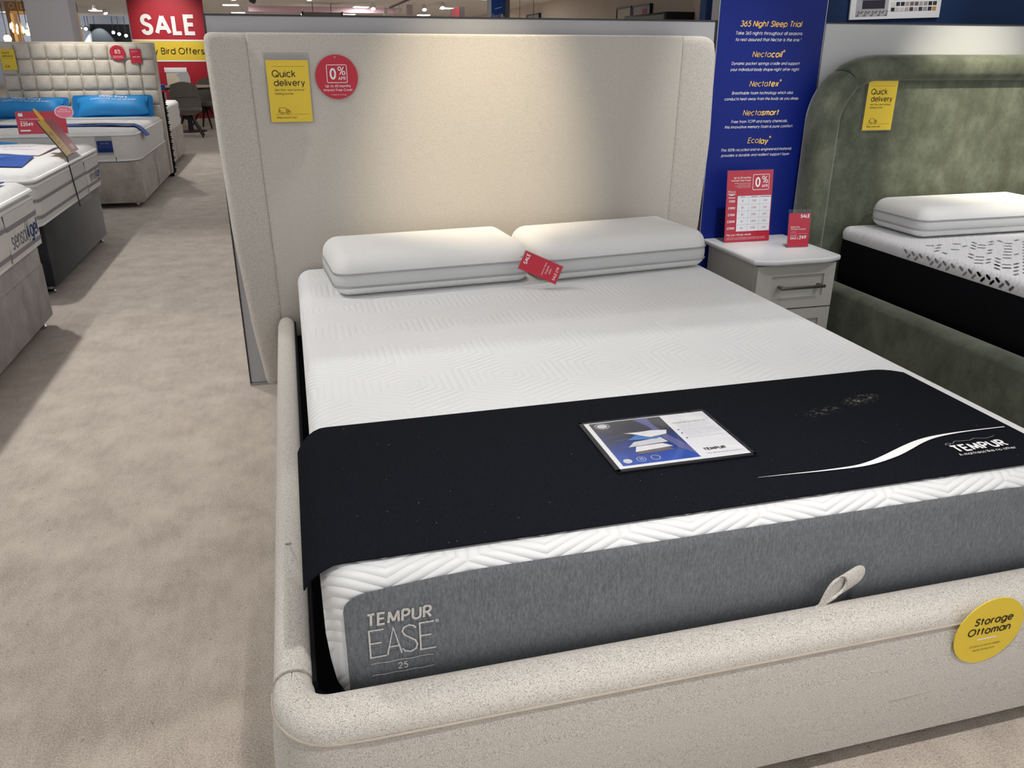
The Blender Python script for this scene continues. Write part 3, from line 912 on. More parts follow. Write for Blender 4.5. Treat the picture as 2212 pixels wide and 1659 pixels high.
mb = MB(); strokes(mb, [[(5.64, 2.40), (5.83, 2.44)]], fr, .012); mb.part('white_line', MAT['white_print'], t, 0)
t = thing('red_column', (4.67, 20.3, 0), 'grey column with a dark red side beyond the partition', 'column')
MB().box(4.70, 4.83, 20.0, 21.2, 0, 2.44).part('shaft', MAT['column_far'], t, 0)
MB().box(4.685, 4.699, 20.0, 21.2, 0, 2.44).part('red_panel', MAT['dark_red'], t, 0)
t = thing('hanging_unit', (1.6, 29.9, 2.6), 'long dark grey box unit hung under the ceiling beyond the partition', 'air unit')
MB().box(.95, 2.3, 29.8, 30.3, 2.58, 2.69, .01).part('housing', MAT['chair'], t)
for x in (.90, 2.3): MB().box(x, x + .06, 29.78, 30.32, 2.56, 2.71).part('end_cap', MAT['frame_black'], t, 0)
for x in (1.3, 1.95): MB().tube([(x, 30.05, 2.69), (x, 30.05, CEIL)], .012, 6).part('rod', MAT['blackmetal'], t)
t = thing('hanging_column', (4.83, 30.2, 2.68), 'short square grey drop hung from the ceiling beyond the partition', 'ceiling drop')
MB().box(4.75, 4.95, 30.1, 30.3, 2.66, CEIL, .004, 1).part('shaft', MAT['column'], t)


def picture(y0, y1, z0, z1, inner, label, x=9.16):
    t = thing('framed_picture', (x, (y0 + y1) / 2, z0), label, 'picture')
    MB().box(x - .02, x + .03, y0, y1, z0, z1).part('backing', MAT['frame_black'], t, 0)
    for a, b, c, d in ((y0, y1, z0, z0 + .04), (y0, y1, z1 - .04, z1), (y0, y0 + .05, z0, z1), (y1 - .05, y1, z0, z1)):
        MB().box(x - .05, x - .02, a, b, c, d).part('frame_bar', MAT['frame_black'], t, 0)
    MB().box(x - .026, x - .02, y0 + .05, y1 - .05, z0 + .04, z1 - .04).part('print', inner, t, 0)
    return t


picture(18.98, 20.05, 1.9, 2.475, MAT['offwhite'], 'black framed pale picture on the beige side wall')
p2 = picture(17.75, 18.93, 1.9, 2.47, MAT['column'], 'black framed dark picture with a red spot on the beige side wall')
MB().box(9.12, 9.132, 18.0, 18.25, 2.25, 2.36).part('red_patch', MAT['dark_red'], p2, 0)
picture(27.55, 29.2, 2.3, 2.67, MAT['panel'], 'small framed picture far along the beige side wall')
t = thing('wall_cabinet', (8.7, 16.6, 1.7), 'dark box cabinet standing against the beige side wall', 'cabinet')
MB().box(8.5, 9.19, 15.4, 17.9, 0, 2.17, .01).part('body', MAT['frame_black'], t)
MB().box(8.46, 8.5, 15.45, 17.85, .1, 2.12).part('door', MAT['chair'], t, 0)
for i, x in enumerate((6.5, 6.9)):
    tag(MB().tube([(x, 20.6, 1.7), (x, 20.6, CEIL)], .008, 6).one('hanging_wire', MAT['brown_letter'], (x, 20.6, 1.7), ['left thin wire hanging beside the blue banner column', 'right thin wire hanging beside the blue banner column'][i], 'wire'))

# ------------------------------------------------------------------ partitions
def partition(name, x0, x1, h, y0, y1, mat, label):
    t = thing(name, ((x0 + x1) / 2, (y0 + y1) / 2, 0), label, 'partition')
    MB().box(x0 + .004, x1 - .004, y0, y1, .012, h - .003, .003, 1).part('board', mat, t)
    MB().box(x0, x1, y0 - .003, y1 + .003, h - .003, h + .001).part('top_trim', MAT['dark_edge'], t, 0)
    for x in (x0, x1 - .004): MB().box(x, x + .004, y0 - .003, y1 + .003, .006, h - .006).part('side_trim', MAT['dark_edge'], t, 0)
    MB().box(x0, x1, y0 - .003, y1 + .003, 0, .012).part('bottom_trim', MAT['alu'], t, 0)
    return t


partition('partition_panel', -.226, 1.712, 1.372, .15, .19, MAT['panel'], 'grey cloth partition panel behind the cream bed')
partition('partition_panel', 2.205, 4.6, 1.370, .15, .19, MAT['panel_white'], 'pale cloth partition panel behind the green bed')
# royal blue printed board
t = thing('printed_board', (1.951, .17, 0), 'tall royal blue printed board with amber headings beside the cream bed', 'sign board')
MB().box(1.7165, 2.1985, .142, .20, .01, 2.15).part('board', MAT['poster'], t, 0)
for x in (1.7135, 2.1985): MB().box(x, x + .003, .14, .202, .0, 2.152).part('side_trim', MAT['alu'], t, 0)
MB().box(1.7135, 2.2015, .14, .202, 2.15, 2.155).part('top_trim', MAT['alu'], t, 0)
fr = Frame((0, .1418, 0))
CX = 1.953
text(t, 'heading', '365 Night Sleep Trial', fr, CX, 1.362, MAT['amber'], width=.278, shear=.22, bold=.012)
for z, w_, s in ((1.327, .304, 'Take 365 nights throughout all seasons'), (1.303, .300, 'to rest assured that Nectar is the one.*'), (1.213, .314, 'Dynamic pocket springs cradle and support'), (1.190, .320, 'your individual body shape night after night.'),
                 (1.099, .285, 'Breathable foam technology which also'), (1.076, .348, 'conducts heat away from the body as you sleep.'), (.986, .266, 'Free from TCPP and nasty chemicals,'), (.9645, .324, 'this innovative memory foam is pure comfort.'),
                 (.8715, .338, 'This 100% recycled and re-engineered material,'), (.8495, .328, 'provides a durable and resilient support layer.')):
    text(t, 'lettering', s, fr, CX - .005, z, MAT['white_print'], width=w_, shear=.2, bold=.004)
for z, a, b, wa, wb in ((1.248, 'Necta', 'coil', .083, .050), (1.135, 'Necta', 'tex', .083, .048), (1.021, 'Necta', 'smart', .083, .082), (.909, 'Eco', 'lay', .050, .043)):
    x0 = CX - .004 - (wa + wb) / 2
    text(t, 'heading', a, fr, x0, z, MAT['amber'], width=wa, shear=.2, align='LEFT')
    text(t, 'heading', b, fr, x0 + wa + .003, z - (.0035 if b == 'lay' else 0), MAT['amber'], width=wb, shear=.2, bold=.02, align='LEFT')
    if b != 'smart': text(t, 'heading', '\u00ae', fr, x0 + wa + wb + .010, z + .012, MAT['amber'], size=.017)
# navy board behind and swatch poster
t = thing('navy_board', (2.9, .63, 0), 'navy blue board standing behind the pale partition', 'partition')
MB().box(1.89, 4.6, .60, .66, 0, 2.3).part('board', MAT['navy'], t, 0)
MB().box(1.89, 4.6, .598, .662, 2.3, 2.31).part('top_trim', MAT['dark_edge'], t, 0)
fr = Frame((2.629, .585, 1.400), (1, 0, .034))
t = thing('swatch_poster', (2.88, .59, 1.4), 'white poster with a bed picture and rows of fabric swatches', 'poster')
mb = MB(); mb.prism([(0, 0), (.50, 0), (.50, .42), (0, .42)], fr, -.008, 0); mb.part('sheet', MAT['card_white'], t, 0)
mb = MB(); mb.flat([(.03, .012), (.205, .012), (.205, .40), (.03, .40)], fr, .0006); mb.part('photo_print', MAT['panel'], t, 0)
mb = MB(); mb.flat([(.062, .045), (.185, .045), (.185, .082), (.062, .082)], fr, .0012); mb.part('photo_bed_base', plain('print_dark', srgb(38, 36, 48), .5), t, 0)
mb = MB(); mb.flat([(.05, .082), (.195, .082), (.185, .20), (.07, .20)], fr, .0012); mb.part('photo_bed', MAT['grey_print'], t, 0)
mb = MB()
for k in range(9):
    x = .032 + k * .0195
    strokes(mb, [[(x, .016 + .012 * (k % 2)), (x + .012, .016 + .012 * (k % 2)), (x + .012, .034), (x + .019, .034)]], fr, .005, .0013)
mb.part('photo_rug', plain('print_rug', srgb(110, 104, 106), .5), t, 0)
sw = [(214, 210, 205), (40, 40, 56), (28, 32, 50), (160, 152, 150), (110, 102, 104), (100, 90, 90), (172, 164, 162), (150, 142, 140), (36, 36, 44), (52, 48, 46), (50, 48, 44), (196, 192, 190), (206, 200, 198), (180, 164, 160), (72, 62, 60), (176, 168, 166), (60, 56, 66), (150, 150, 156), (46, 46, 48), (196, 138, 76)]
for i, c in enumerate(sw):
    x = .222 + (i % 10) * .0258; z = .055 - (i // 10) * .0235
    mb = MB(); mb.prism([(x, z), (x + .02, z), (x + .02, z + .017), (x, z + .017)], fr, 0, .0015)
    mb.part('swatch', plain('swatch_colour', srgb(*c), .7), t, 0)
text(t, 'lettering', 'Choose your colour, over 20 shades available', fr, .225, .083, MAT['grey_print'], width=.15, align='LEFT')
for k in range(6): text(t, 'lettering', 'Alessia', fr, .235 + k * .043, .112, MAT['grey_print'], width=.022)

# ------------------------------------------------------------------ main bed: frame
bed = thing('upholstered_bed', (.75, -1.0, 0), 'cream upholstered ottoman bed frame with a tall winged headboard', 'bed frame')
mb = MB(); pad(mb, [(-.070, .05), (1.487, .05), (1.505, 1.312), (-.092, 1.312)], 0.0025, .125, .012); mb.part('headboard_panel', MAT['cream'], bed, 40)


def lerp_curve(C, z):
    for (xa, za), (xb, zb) in zip(C, C[1:]):
        if za <= z <= zb:
            q = (z - za) / (zb - za)
            return xa + (xb - xa) * smooth01(q) * .35 + (xb - xa) * q * .65
    return C[-1][0] if z > C[-1][1] else C[0][0]


def wing(outer, seam, corner):
    """outer edge and seam as x over z; the wing leans forward away from the seam"""
    sg = -1 if outer[0][0] < .7 else 1
    ZB, ZT, r = .052, 1.3115, .026
    rows = [ZB + .001, ZB + .004, ZB + .010, ZB + .018, ZB + .026] + [ZB + .026 + (ZT - ZB - .052) * k / 30 for k in range(1, 30)] + [ZT - .026, ZT - .018, ZT - .010, ZT - .005, ZT - .002, ZT - .0002]
    rings = []; edge = []
    for z in rows:
        xs = lerp_curve(seam, z); xo = lerp_curve(outer, z)
        c = max(0, corner - (ZT - z)); xo -= sg * (corner - math.sqrt(max(0, corner ** 2 - c ** 2)))
        c = max(0, .02 - (z - ZB)); xo -= sg * (.02 - math.sqrt(max(0, .02 ** 2 - c ** 2)))
        dz = min(z - ZB, ZT - z)
        ez = r - math.sqrt(max(0, r * r - max(0, r - dz) ** 2))
        w_ = abs(xo - xs)
        prof = []
        for t_ in (0, .006, .014, .3 * w_, .6 * w_, w_ - r):
            es = .009 * max(0, 1 - t_ / .012) ** 2
            prof.append((t_, -.36 * max(0, t_ - .014) + ez + es))
        for k in range(1, 8):
            a = PI / 2 * k / 7
            prof.append((w_ - r + r * math.sin(a), -.36 * (w_ - r + r * math.sin(a) - .014) + r * (1 - math.cos(a)) + ez))
        ring = [(xs + sg * t_, y, z) for t_, y in prof] + [(xo, .125, z), (xs, .125, z)]
        rings.append(ring)
        edge.append((xo - sg * .0005, prof[-1][1] + .006, z))
    MB().loft(rings).part('headboard_wing', MAT['cream'], bed, 45)
    for dy in (0, .012):
        MB().tube([(x, y + dy, z) for x, y, z in edge[4:-5]], .0038, 6).part('welt_piping', MAT['cream'], bed)


wing([(-.150, .05), (-.182, .338), (-.2065, .665), (-.2145, .98), (-.220, 1.27), (-.2205, 1.32)], [(-.0665, .05), (-.0880, 1.312)], .022)
wing([(1.568, .05), (1.600, .40), (1.619, .611), (1.634, .94), (1.629, 1.226), (1.622, 1.32)], [(1.4835, .05), (1.5020, 1.312)], .045)
for x in (-.115, 1.5): MB().box(x, x + .05, .03, .09, 0, .05).part('headboard_foot', MAT['black_edge'], bed, 0)
# rails and footboard
RZ0, RZ1 = .045, .328
sweep(MB(), [(-.056, -.02 - .002 * 0, 0, -1, .055), (-.056, -.06, 0, -1, .062), (-.057, -1.0, 0, -1, .062), (-.058, -1.972, 0, -1, .062)], RZ0, RZ1).part('side_rail', MAT['cream'], bed, 50)
sweep(MB(), [(1.558, -1.972, 0, 1, .062), (1.557, -1.0, 0, 1, .062), (1.556, -.06, 0, 1, .062), (1.556, -.02, 0, 1, .055)], RZ0, RZ1).part('side_rail', MAT['cream'], bed, 50)
st = [(-.058, -1.975, 0, -1, .063), (-.058, -1.995, 0, -1, .066)]
R_ = .066
for k in range(1, 9):
    a = PI / 2 * k / 8
    st.append((-.058 + R_ * (1 - math.cos(a)), -2.0 - R_ * math.sin(a), math.sin(a), -math.cos(a), .067 + .026 * smooth01(k / 8)))
for x in (.3, .6, .9, 1.2): st.append((x, -2.067, 1, 0, .094))
for k in range(8, -1, -1):
    a = PI / 2 * k / 8
    st.append((1.558 - R_ * (1 - math.cos(a)), -2.0 - R_ * math.sin(a), math.sin(a), math.cos(a), .067 + .026 * smooth01(k / 8)))
st.append((1.558, -1.975, 0, 1, .063))
sweep(MB(), st, RZ0, RZ1 - .003, .032, .010, 6).part('footboard', MAT['cream'], bed, 50)
# stitched seam lines on the footboard
seam = [(x, -2.067 - .094 / 2 - .0015, .293) for x in [i * .05 for i in range(1, 30)]]
sl = [(-.058 - .0335 + 0 * k, -1.98, .292) for k in (0,)]
for k in range(0, 9):
    a = PI / 2 * k / 8; wd = .067 + .026 * smooth01(k / 8)
    sl.append((-.058 + R_ * (1 - math.cos(a)) - math.cos(a) * (wd / 2 + .0005), -2.0 - R_ * math.sin(a) - math.sin(a) * (wd / 2 + .0005), .293))
MB().tube(sl + seam, .0022, 6).part('top_seam', MAT['cream_seam'], bed)
MB().tube([(.98 + .05 * i, -2.1215 + .0006 * i, .152 + .0004 * i) for i in range(12)], .0012, 5).part('lower_seam', MAT['cream_seam'], bed)
MB().box(-.03, 1.53, -2.015, -.02, .10, .252).part('storage_base', MAT['black'], bed, 0)
MB().box(-.0265, -.0215, -1.99, -.03, .252, .312).part('liner', MAT['black'], bed, 0)
MB().box(1.5215, 1.5265, -1.99, -.03, .252, .312).part('liner', MAT['black'], bed, 0)
MB().box(-.01, 1.51, -2.021, -2.0175, .10, .290).part('liner', MAT['black'], bed, 0)
for x, y in ((-.05, -2.02), (1.5, -2.02), (-.05, -.2), (1.5, -.2)): MB().box(x, x + .05, y, y + .05, 0, RZ0 + .02).part('foot', MAT['black_edge'], bed, 0)
# pull strap: a loop of the same cloth
e1, e2, wv = Vector((.060, .007, .054)), Vector((-.016, .003, .016)), Vector((.046, .014, .006))
base = Vector((.862, -2.040, .322))
N = 22
pts = []
for k in range(N + 1):
    a = k / N
    s = math.sin(PI * a)
    along = 1 - abs(1 - 2 * a) ** 1.7
    side = (1 if a < .5 else -1) * math.sin(2 * PI * min(a, 1 - a)) * .72
    pts.append(base + e1 * along * .95 + e2 * side)
mb = MB(); mb.sheet(N, 2, lambda u, v: pts[int(round(u * N))] + wv * (v - .15), .0045); mb.part('pull_strap', MAT['cream'], bed, 50)

# main mattress
MZ0, MZ1 = .256, .510
mat_t = thing('mattress', (.75, -1.0, MZ0), 'white quilted mattress with a grey front border on the cream bed', 'mattress')
ER = .044
lev = [(.018, MZ0), (.010, MZ0 + .02), (.004, MZ0 + .06), (0, MZ0 + .11)]
for k in range(7):
    a = PI / 2 * k / 6
    lev.append((ER * (1 - math.cos(a)), MZ1 - ER + ER * math.sin(a)))
mb = MB(); stack_block(mb, 1.5, 1.994, .055, lev, .75, -1.003, 8); mb.part('cover', MAT['quilt'], mat_t, 45)


def front_prof(s):
    """s from 0 (bottom) to 1 (45 degrees over the top edge): (y, z)"""
    zt = MZ1 - ER
    arc = ER * math.radians(24)
    tot = (zt - (MZ0 + .004)) + arc
    q = s * tot
    if q <= zt - MZ0 - .004:
        z = MZ0 + .004 + q
        ins = 0 if z > MZ0 + .11 else .018 * ((MZ0 + .11 - z) / .11) ** 1.6
        return -2.0 + ins, z, 0.0
    a = (q - (zt - MZ0 - .004)) / ER
    return -2.0 + ER * (1 - math.cos(a)), zt + ER * math.sin(a), a


def border(u, v):
    x = .030 + u * 1.44
    t0 = min(u * 1.44, (1 - u) * 1.44)
    top = 1.0 - .06 * max(0, 1 - t0 / .25) ** 2
    if t0 < .035: top -= .13 * (1 - math.sqrt(max(0, 1 - ((.035 - t0) / .035) ** 2)))
    y, z, a = front_prof(v * top)
    e = .0035 + (0.0012 if .02 < u < .98 else 0)
    yc = 0.0
    if x < .055: yc = .055 - math.sqrt(max(0, .055 ** 2 - (.055 - x) ** 2))
    if x > 1.445: yc = .055 - math.sqrt(max(0, .055 ** 2 - (x - 1.445) ** 2))
    return Vector((x, y + yc - e * math.cos(a), z + e * math.sin(a)))


# finer columns near the rounded ends
cols = [0, .002, .005, .01, .016, .022, .03] + [.05 + i * .05 for i in range(18)] + [.97, .978, .984, .99, .995, .998, 1]
NU, NV = len(cols) - 1, 26
mb = MB(); mb.grid(NU, NV, lambda u, v: border(cols[int(round(u * NU))], v)); mb.part('front_border', MAT['melange'], mat_t, 60)
fr = Frame((0, -2.0062, 0))
text(mat_t, 'lettering', 'TEMPUR', fr, .115, .4255, MAT['silver'], width=.104, bold=.022, shear=.06, sy=1.05)
# thin drawn letters E A S E
hh, b0 = .052, .353
def E_(x): return [[(x + .023, b0 + hh), (x, b0 + hh), (x, b0), (x + .025, b0)], [(x, b0 + hh * .52), (x + .018, b0 + hh * .52)]]
Scurve = [(.140, b0 + hh * .86), (.136, b0 + hh * .95), (.129, b0 + hh), (.121, b0 + hh * .94), (.118, b0 + hh * .80), (.121, b0 + hh * .66), (.130, b0 + hh * .52), (.138, b0 + hh * .40), (.141, b0 + hh * .22), (.138, b0 + hh * .07), (.130, b0), (.121, b0 + hh * .05), (.117, b0 + hh * .16)]
mb = MB()
strokes(mb, E_(.066) + [[(.0925, b0), (.104, b0 + hh), (.1155, b0)], [(.097, b0 + hh * .3), (.1115, b0 + hh * .3)]] + [[(x, y) for x, y in Scurve]] + E_(.146), fr, .0028)
mb.part('lettering', MAT['silver'], mat_t, 0)
mb = MB(); strokes(mb, [[(.066 + i * .01, .340 + .0008 * math.sin(i * 1.7)) for i in range(11)], [(.066 + i * .01, .317 + .0008 * math.sin(i * 2.1)) for i in range(11)]], fr, .0012)
mb.part('emblem_line', MAT['silver'], mat_t, 0)
text(mat_t, 'lettering', '25', fr, .116, .3285, MAT['silver'], height=.011, bold=.012)
text(mat_t, 'lettering', '\u00ae', fr, .174, .4045, MAT['silver'], size=.012)

# ------------------------------------------------------------------ pillows
def foam_pillow(name, W, D, H, cx, cy, z0, rz, label, gus=(.034, .078), tilt=0.0, group=None):
    t = thing(name, (cx, cy, z0), label, 'pillow', group)
    r = .055
    Mx = Matrix.Translation((cx, cy, z0)) @ Matrix.Rotation(rz, 4, 'Z') @ Matrix.Rotation(tilt, 4, 'X') @ Matrix.Translation((0, 0, 0))
    def put(mb): return mb.warp(lambda c: Mx @ c)
    g0, g1 = gus
    bot = [(.05, 0), (.03, .003), (.014, .011), (.004, .022), (0, g0)]
    mb = MB(); stack_block(mb, W, D, r, bot, 0, 0, 7); put(mb).part('underside', MAT['pillow'], t, 50)
    mid = [(.001, g0), (-.002, g0 + (g1 - g0) * .3), (-.002, g0 + (g1 - g0) * .7), (.001, g1)]
    mb = MB(); stack_block(mb, W, D, r, mid, 0, 0, 7); put(mb).part('side_gusset', MAT['gusset'], t, 50)
    top = [(0, g1)]
    Rv, Rh = H - g1 - .010, .062
    for k in range(1, 9):
        a = PI / 2 * k / 8
        top.append((Rh * (1 - math.cos(a)), g1 + Rv * math.sin(a) ** .9))
    mb = MB(); stack_block(mb, W, D, r, top, 0, 0, 7, .010); put(mb).part('top_cover', MAT['pillow'], t, 50)
    for z in (g0, g1):
        ring = [(x, y, z) for x, y in rrect(W + .003, D + .003, r, 7)]
        mb = MB(); mb.tube(ring + ring[:2], .0028, 6); put(mb).part('piping', MAT['piping'], t)
    return t


PZ = MZ1 + .001
foam_pillow('pillow', .675, .37, .150, .441, -.268, PZ, math.radians(4.2), 'white foam pillow on the left of the cream bed')
foam_pillow('pillow', .665, .37, .150, 1.135, -.236, PZ, math.radians(6.5), 'white foam pillow on the right of the cream bed')
# price tag hung at the pillow seam
fr = Frame((.738, -.472, .640), (.86, -.02, -.16 - .08), (.30, .10, 1))
fr = Frame((.790, -.520, .586), (.82, -.35, -.36), (.30, .25, .90))
t = thing('price_tag', (.80, -.5, .52), 'red sale price tag hanging between the two white pillows', 'price tag')
mb = MB(); mb.prism([(-.068, -.032), (.068, -.032), (.068, .032), (-.068, .032)], fr, -.0006, 0.0006); mb.part('card', MAT['red'], t, 0)
mb = MB(); mb.prism([(-.071, -.035), (.071, -.035), (.071, .035), (-.071, .035)], fr, -.0024, -.0016); mb.part('sleeve', MAT['sleeve'], t, 0)
fv = fr.rot(90)
text(t, 'lettering', 'SALE', fv, .008, .053, MAT['white_print'], width=.036, bold=.02)
text(t, 'lettering', 'SALE \u00a379', fv, 0, -.055, MAT['white_print'], width=.046, bold=.014)
for k, s in enumerate(('Comfort Pillow', 'Original', 'each')): text(t, 'lettering', s, fv, 0, -.012 - k * .011, MAT['white_print'], width=(.044, .028, .018)[k])
MB().tube([(.742, -.490, .612), (.736, -.478, .618), (.734, -.470, .610)], .0012, 5).part('cord', MAT['grey_print'], t)

# ------------------------------------------------------------------ black runner
run = thing('bed_runner', (.7, -1.72, MZ1), 'black foot-end runner cloth with a white swoosh on the mattress', 'bed runner')
RT = MZ1 + .0045
def runner(u, v):
    # u across (x), v from back edge to front edge
    x = -.052 + u * (1.437 + .052)
    yb, yf = -1.463, -1.972
    if u > .95:
        k = (u - .95) / .05
        yb -= .035 * k ** 2.4
    if x < .03: yf += .020 * ((.03 - x) / .08) ** 1.5 - .012 * smooth01((.03 - x) / .05); yb -= .012 * smooth01((.03 - x) / .06)
    y = yb + (yf - yb) * v
    z = RT
    if x < .035:
        q = (.035 - x)
        z -= .022 * (q / .06) ** 2
        xx = x + .30 * q * q / .09
        x = xx
    return Vector((x, y, z))
cu = [0, .008, .016, .024, .032, .04, .05, .06, .075, .1] + [.15 + .05 * i for i in range(16)] + [.92, .94, .955, .965, .975, .985, .993, 1]
NU = len(cu) - 1
mb = MB(); mb.sheet(NU, 20, lambda u, v: runner(cu[int(round(u * NU))], v), .0022)
o = mb.part('cloth', MAT['runner'], run, 50)
fr = Frame((0, 0, RT + .0012), (1, 0, 0), (0, 1, 0))
# swoosh: tapering ribbon
cl = [(.80, -1.893, .0005), (.86, -1.896, .0015), (.93, -1.900, .003), (1.0, -1.901, .006), (1.04, -1.896, .010), (1.08, -1.885, .014), (1.12, -1.871, .017), (1.16, -1.855, .016), (1.20, -1.840, .012), (1.24, -1.830, .0075), (1.29, -1.825, .0045), (1.35, -1.824, .003), (1.43, -1.826, .0025)]
mb = MB()
fine = []
for i in range(len(cl) - 1):
    for k in range(6):
        t_ = k / 6
        p0, p1, p2, p3 = cl[max(i - 1, 0)], cl[i], cl[i + 1], cl[min(i + 2, len(cl) - 1)]
        fine.append(tuple(.5 * (2 * p1[j] + (p2[j] - p0[j]) * t_ + (2 * p0[j] - 5 * p1[j] + 4 * p2[j] - p3[j]) * t_ ** 2 + (3 * p1[j] - p0[j] - 3 * p2[j] + p3[j]) * t_ ** 3) for j in range(3)))
A = [mb.bm.verts.new(fr(x, y + w_ / 2 * 1.2, .0004)) for x, y, w_ in fine]
B = [mb.bm.verts.new(fr(x, y - w_ / 2 * 1.2, .0004)) for x, y, w_ in fine]
for i in range(len(fine) - 1): mb.bm.faces.new((A[i], B[i], B[i + 1], A[i + 1]))
mb.part('swoosh', MAT['white_print'], run, 0)
text(run, 'lettering', 'TEMPUR', fr, 1.300, -1.887, MAT['white_print'], width=.125, bold=.025, sy=1.0, d=.0006)
text(run, 'lettering', 'A mattress like no other', fr, 1.298, -1.911, MAT['white_print'], width=.135, d=.0006)
mb = MB(); strokes(mb, [[(1.236, -1.868), (1.242, -1.862), (1.256, -1.866), (1.266, -1.858), (1.30, -1.862), (1.315, -1.856), (1.34, -1.862), (1.362, -1.858)], [(1.236, -1.868), (1.246, -1.870), (1.25, -1.866)]], fr, .0012, .0006)
mb.part('figure_emblem', MAT['grey_print'], run, 0)
# document pocket sewn on the runner
x0, x1, y0, y1 = .553, .846, -1.812, -1.588
mb = MB(); mb.box(x0, x1, y0, y1, RT + .0006, RT + .003, .0008, 1); mb.part('pocket_backing', MAT['black_edge'], run, 0)
pk = MB()
for a, b, c, d in ((x0, x1, y0, y0 + .009), (x0, x1, y1 - .006, y1), (x0, x0 + .009, y0, y1), (x1 - .007, x1, y0, y1)): pk.box(a, b, c, d, RT + .003, RT + .0044, .0005, 1)
pk.part('pocket_binding', MAT['black_edge'], run, 0)
lf = thing('information_card', ((x0 + x1) / 2, (y0 + y1) / 2, RT + .003), 'printed blue and white information card in the clear pocket on the runner', 'leaflet')
mb = MB(); mb.box(x0 + .010, x1 - .008, y0 + .010, y1 - .007, RT + .0032, RT + .0038); mb.part('sheet', MAT['card_white'], lf, 0)
fr = Frame((x0 + .010, y0 + .010, RT + .0039), (1, 0, 0), (0, 1, 0))
def blue_print():
    t = NT('blue_gradient_print')
    sp = t.n('ShaderNodeSeparateXYZ', {0: t.co()})
    f = t.math('ADD', t.math('MULTIPLY', sp.outputs[1], 4.6), .5)
    cl_ = t.n('ShaderNodeTexNoise', {'Vector': t.co(), 'Scale': 22.0, 'Detail': 5.0}).outputs['Fac']
    f2 = t.math('ADD', f, t.math('MULTIPLY', t.math('SUBTRACT', cl_, .5), .7))
    t.set(base=t.ramp(f2, [(.05, srgb(42, 84, 178)), (.45, srgb(26, 52, 124)), (.68, srgb(44, 48, 66)), (1.0, srgb(58, 57, 62))]), rough=.35, spec=.4)
    return t.m
mb = MB(); mb.flat([(.010, .009), (.172, .009), (.172, .204), (.010, .204)], fr, 0); mb.part('picture_print', blue_print(), lf, 0)
def poly(name, mat, pts, d=.0004): m_ = MB(); m_.flat(pts, fr, d); m_.part(name, mat, lf, 0)
silverp = plain('print_silver', srgb(206, 207, 212), .4); whitep = plain('print_foam', srgb(226, 226, 228), .4); taupep = plain('print_taupe', srgb(108, 100, 100), .4); lbl = plain('print_lightblue', srgb(58, 124, 200), .4); wavep = plain('print_wave', srgb(92, 96, 150), .4)
poly('wave_print', wavep, [(.108, .204), (.142, .204), (.140, .175), (.150, .12), (.172, .06), (.172, .02), (.148, .06), (.135, .11), (.128, .16)], .0002)
poly('layer_print', taupep, [(.058, .048), (.138, .052), (.128, .066), (.062, .063)], .0003)
poly('layer_print', whitep, [(.056, .058), (.140, .066), (.124, .082), (.066, .080)], .0004)
poly('layer_print', silverp, [(.050, .080), (.138, .086), (.132, .108), (.070, .100)], .0005)
poly('layer_print', lbl, [(.060, .110), (.122, .104), (.142, .118), (.085, .128)], .0006)
poly('layer_print', whitep, [(.062, .142), (.078, .137), (.112, .112), (.150, .120), (.158, .137), (.125, .143), (.095, .141)], .0007)
poly('layer_print', taupep, [(.066, .137), (.112, .1105), (.150, .1185), (.1515, .1205), (.112, .1135)], .0008)
mb = MB(); strokes(mb, [[(.026 + i * .005, y) , (.064 + i * .005, y + .003)] for i, y in enumerate((.132, .113, .084))], fr, .0007, .0005); mb.part('leader_line', MAT['grey_print'], lf, 0)
mb = MB(); mb.flat(circle(.0115, 24, .034, .186, .009), fr, .0003)
strokes(mb, [[(.034 + .0155 * math.cos(a * PI / 12), .186 + .0125 * math.sin(a * PI / 12)) for a in range(25)]], fr, .0016, .0003)
mb.part('seal_emblem', silverp, lf, 0)
for k, yy in enumerate((.167, .161, .155)): text(lf, 'lettering', 'pressure relieving foam', fr, .036, yy, MAT['grey_print'], width=.034 - .006 * k, d=.0003)
mb = MB(); mb.flat(circle(.009, 20, .026, .026), fr, .0003)
for cx in (.055, .085): strokes(mb, [[(cx + .009 * math.cos(a * PI / 10), .028 + .009 * math.sin(a * PI / 10)) for a in range(21)]], fr, .0012, .0003)
mb.part('round_badge', silverp, lf, 0)
text(lf, 'lettering', '10', fr, .055, .028, MAT['white_print'], width=.008, d=.0004)
text(lf, 'lettering', 'TEMPUR EASE\u00ae 25', fr, .222, .163, MAT['grey_print'], width=.078, d=.0004)
for k in range(9):
    w_ = (.078, .074, .060, .08, .07, .082, .08, .05, .074)[k]
    text(lf, 'lettering', 'Comfort layer adapts to your body temperature', fr, .188, .152 - k * .0075, MAT['grey_print'], width=w_, align='LEFT', d=.0004)
mb = MB()
for y in (.132, .115, .092): mb.flat(circle(.0022, 10, .183, y), fr, .0004)
mb.part('bullet', MAT['black_print'], lf, 0)
text(lf, 'lettering', 'TEMPUR', fr, .215, .036, MAT['black_print'], width=.048, bold=.025, d=.0004)
text(lf, 'lettering', 'The difference is comfort', fr, .228, .018, MAT['grey_print'], width=.078, d=.0004)
def vin(u, v):
    x = x0 + .008 + u * (x1 - x0 - .014); y = y0 + .008 + v * (y1 - y0 - .013)
    k = smooth01((u - .72) / .28)
    return Vector((x, y, RT + .0052 + .0004 * math.sin(u * 9 + v * 5) + k * .0013 * (1.3 + math.sin(v * 23 + 3 * u) + .6 * math.sin(v * 51 + u * 20))))
MB().grid(40, 30, vin).part('pocket_window', MAT['vinyl'], run, 80)

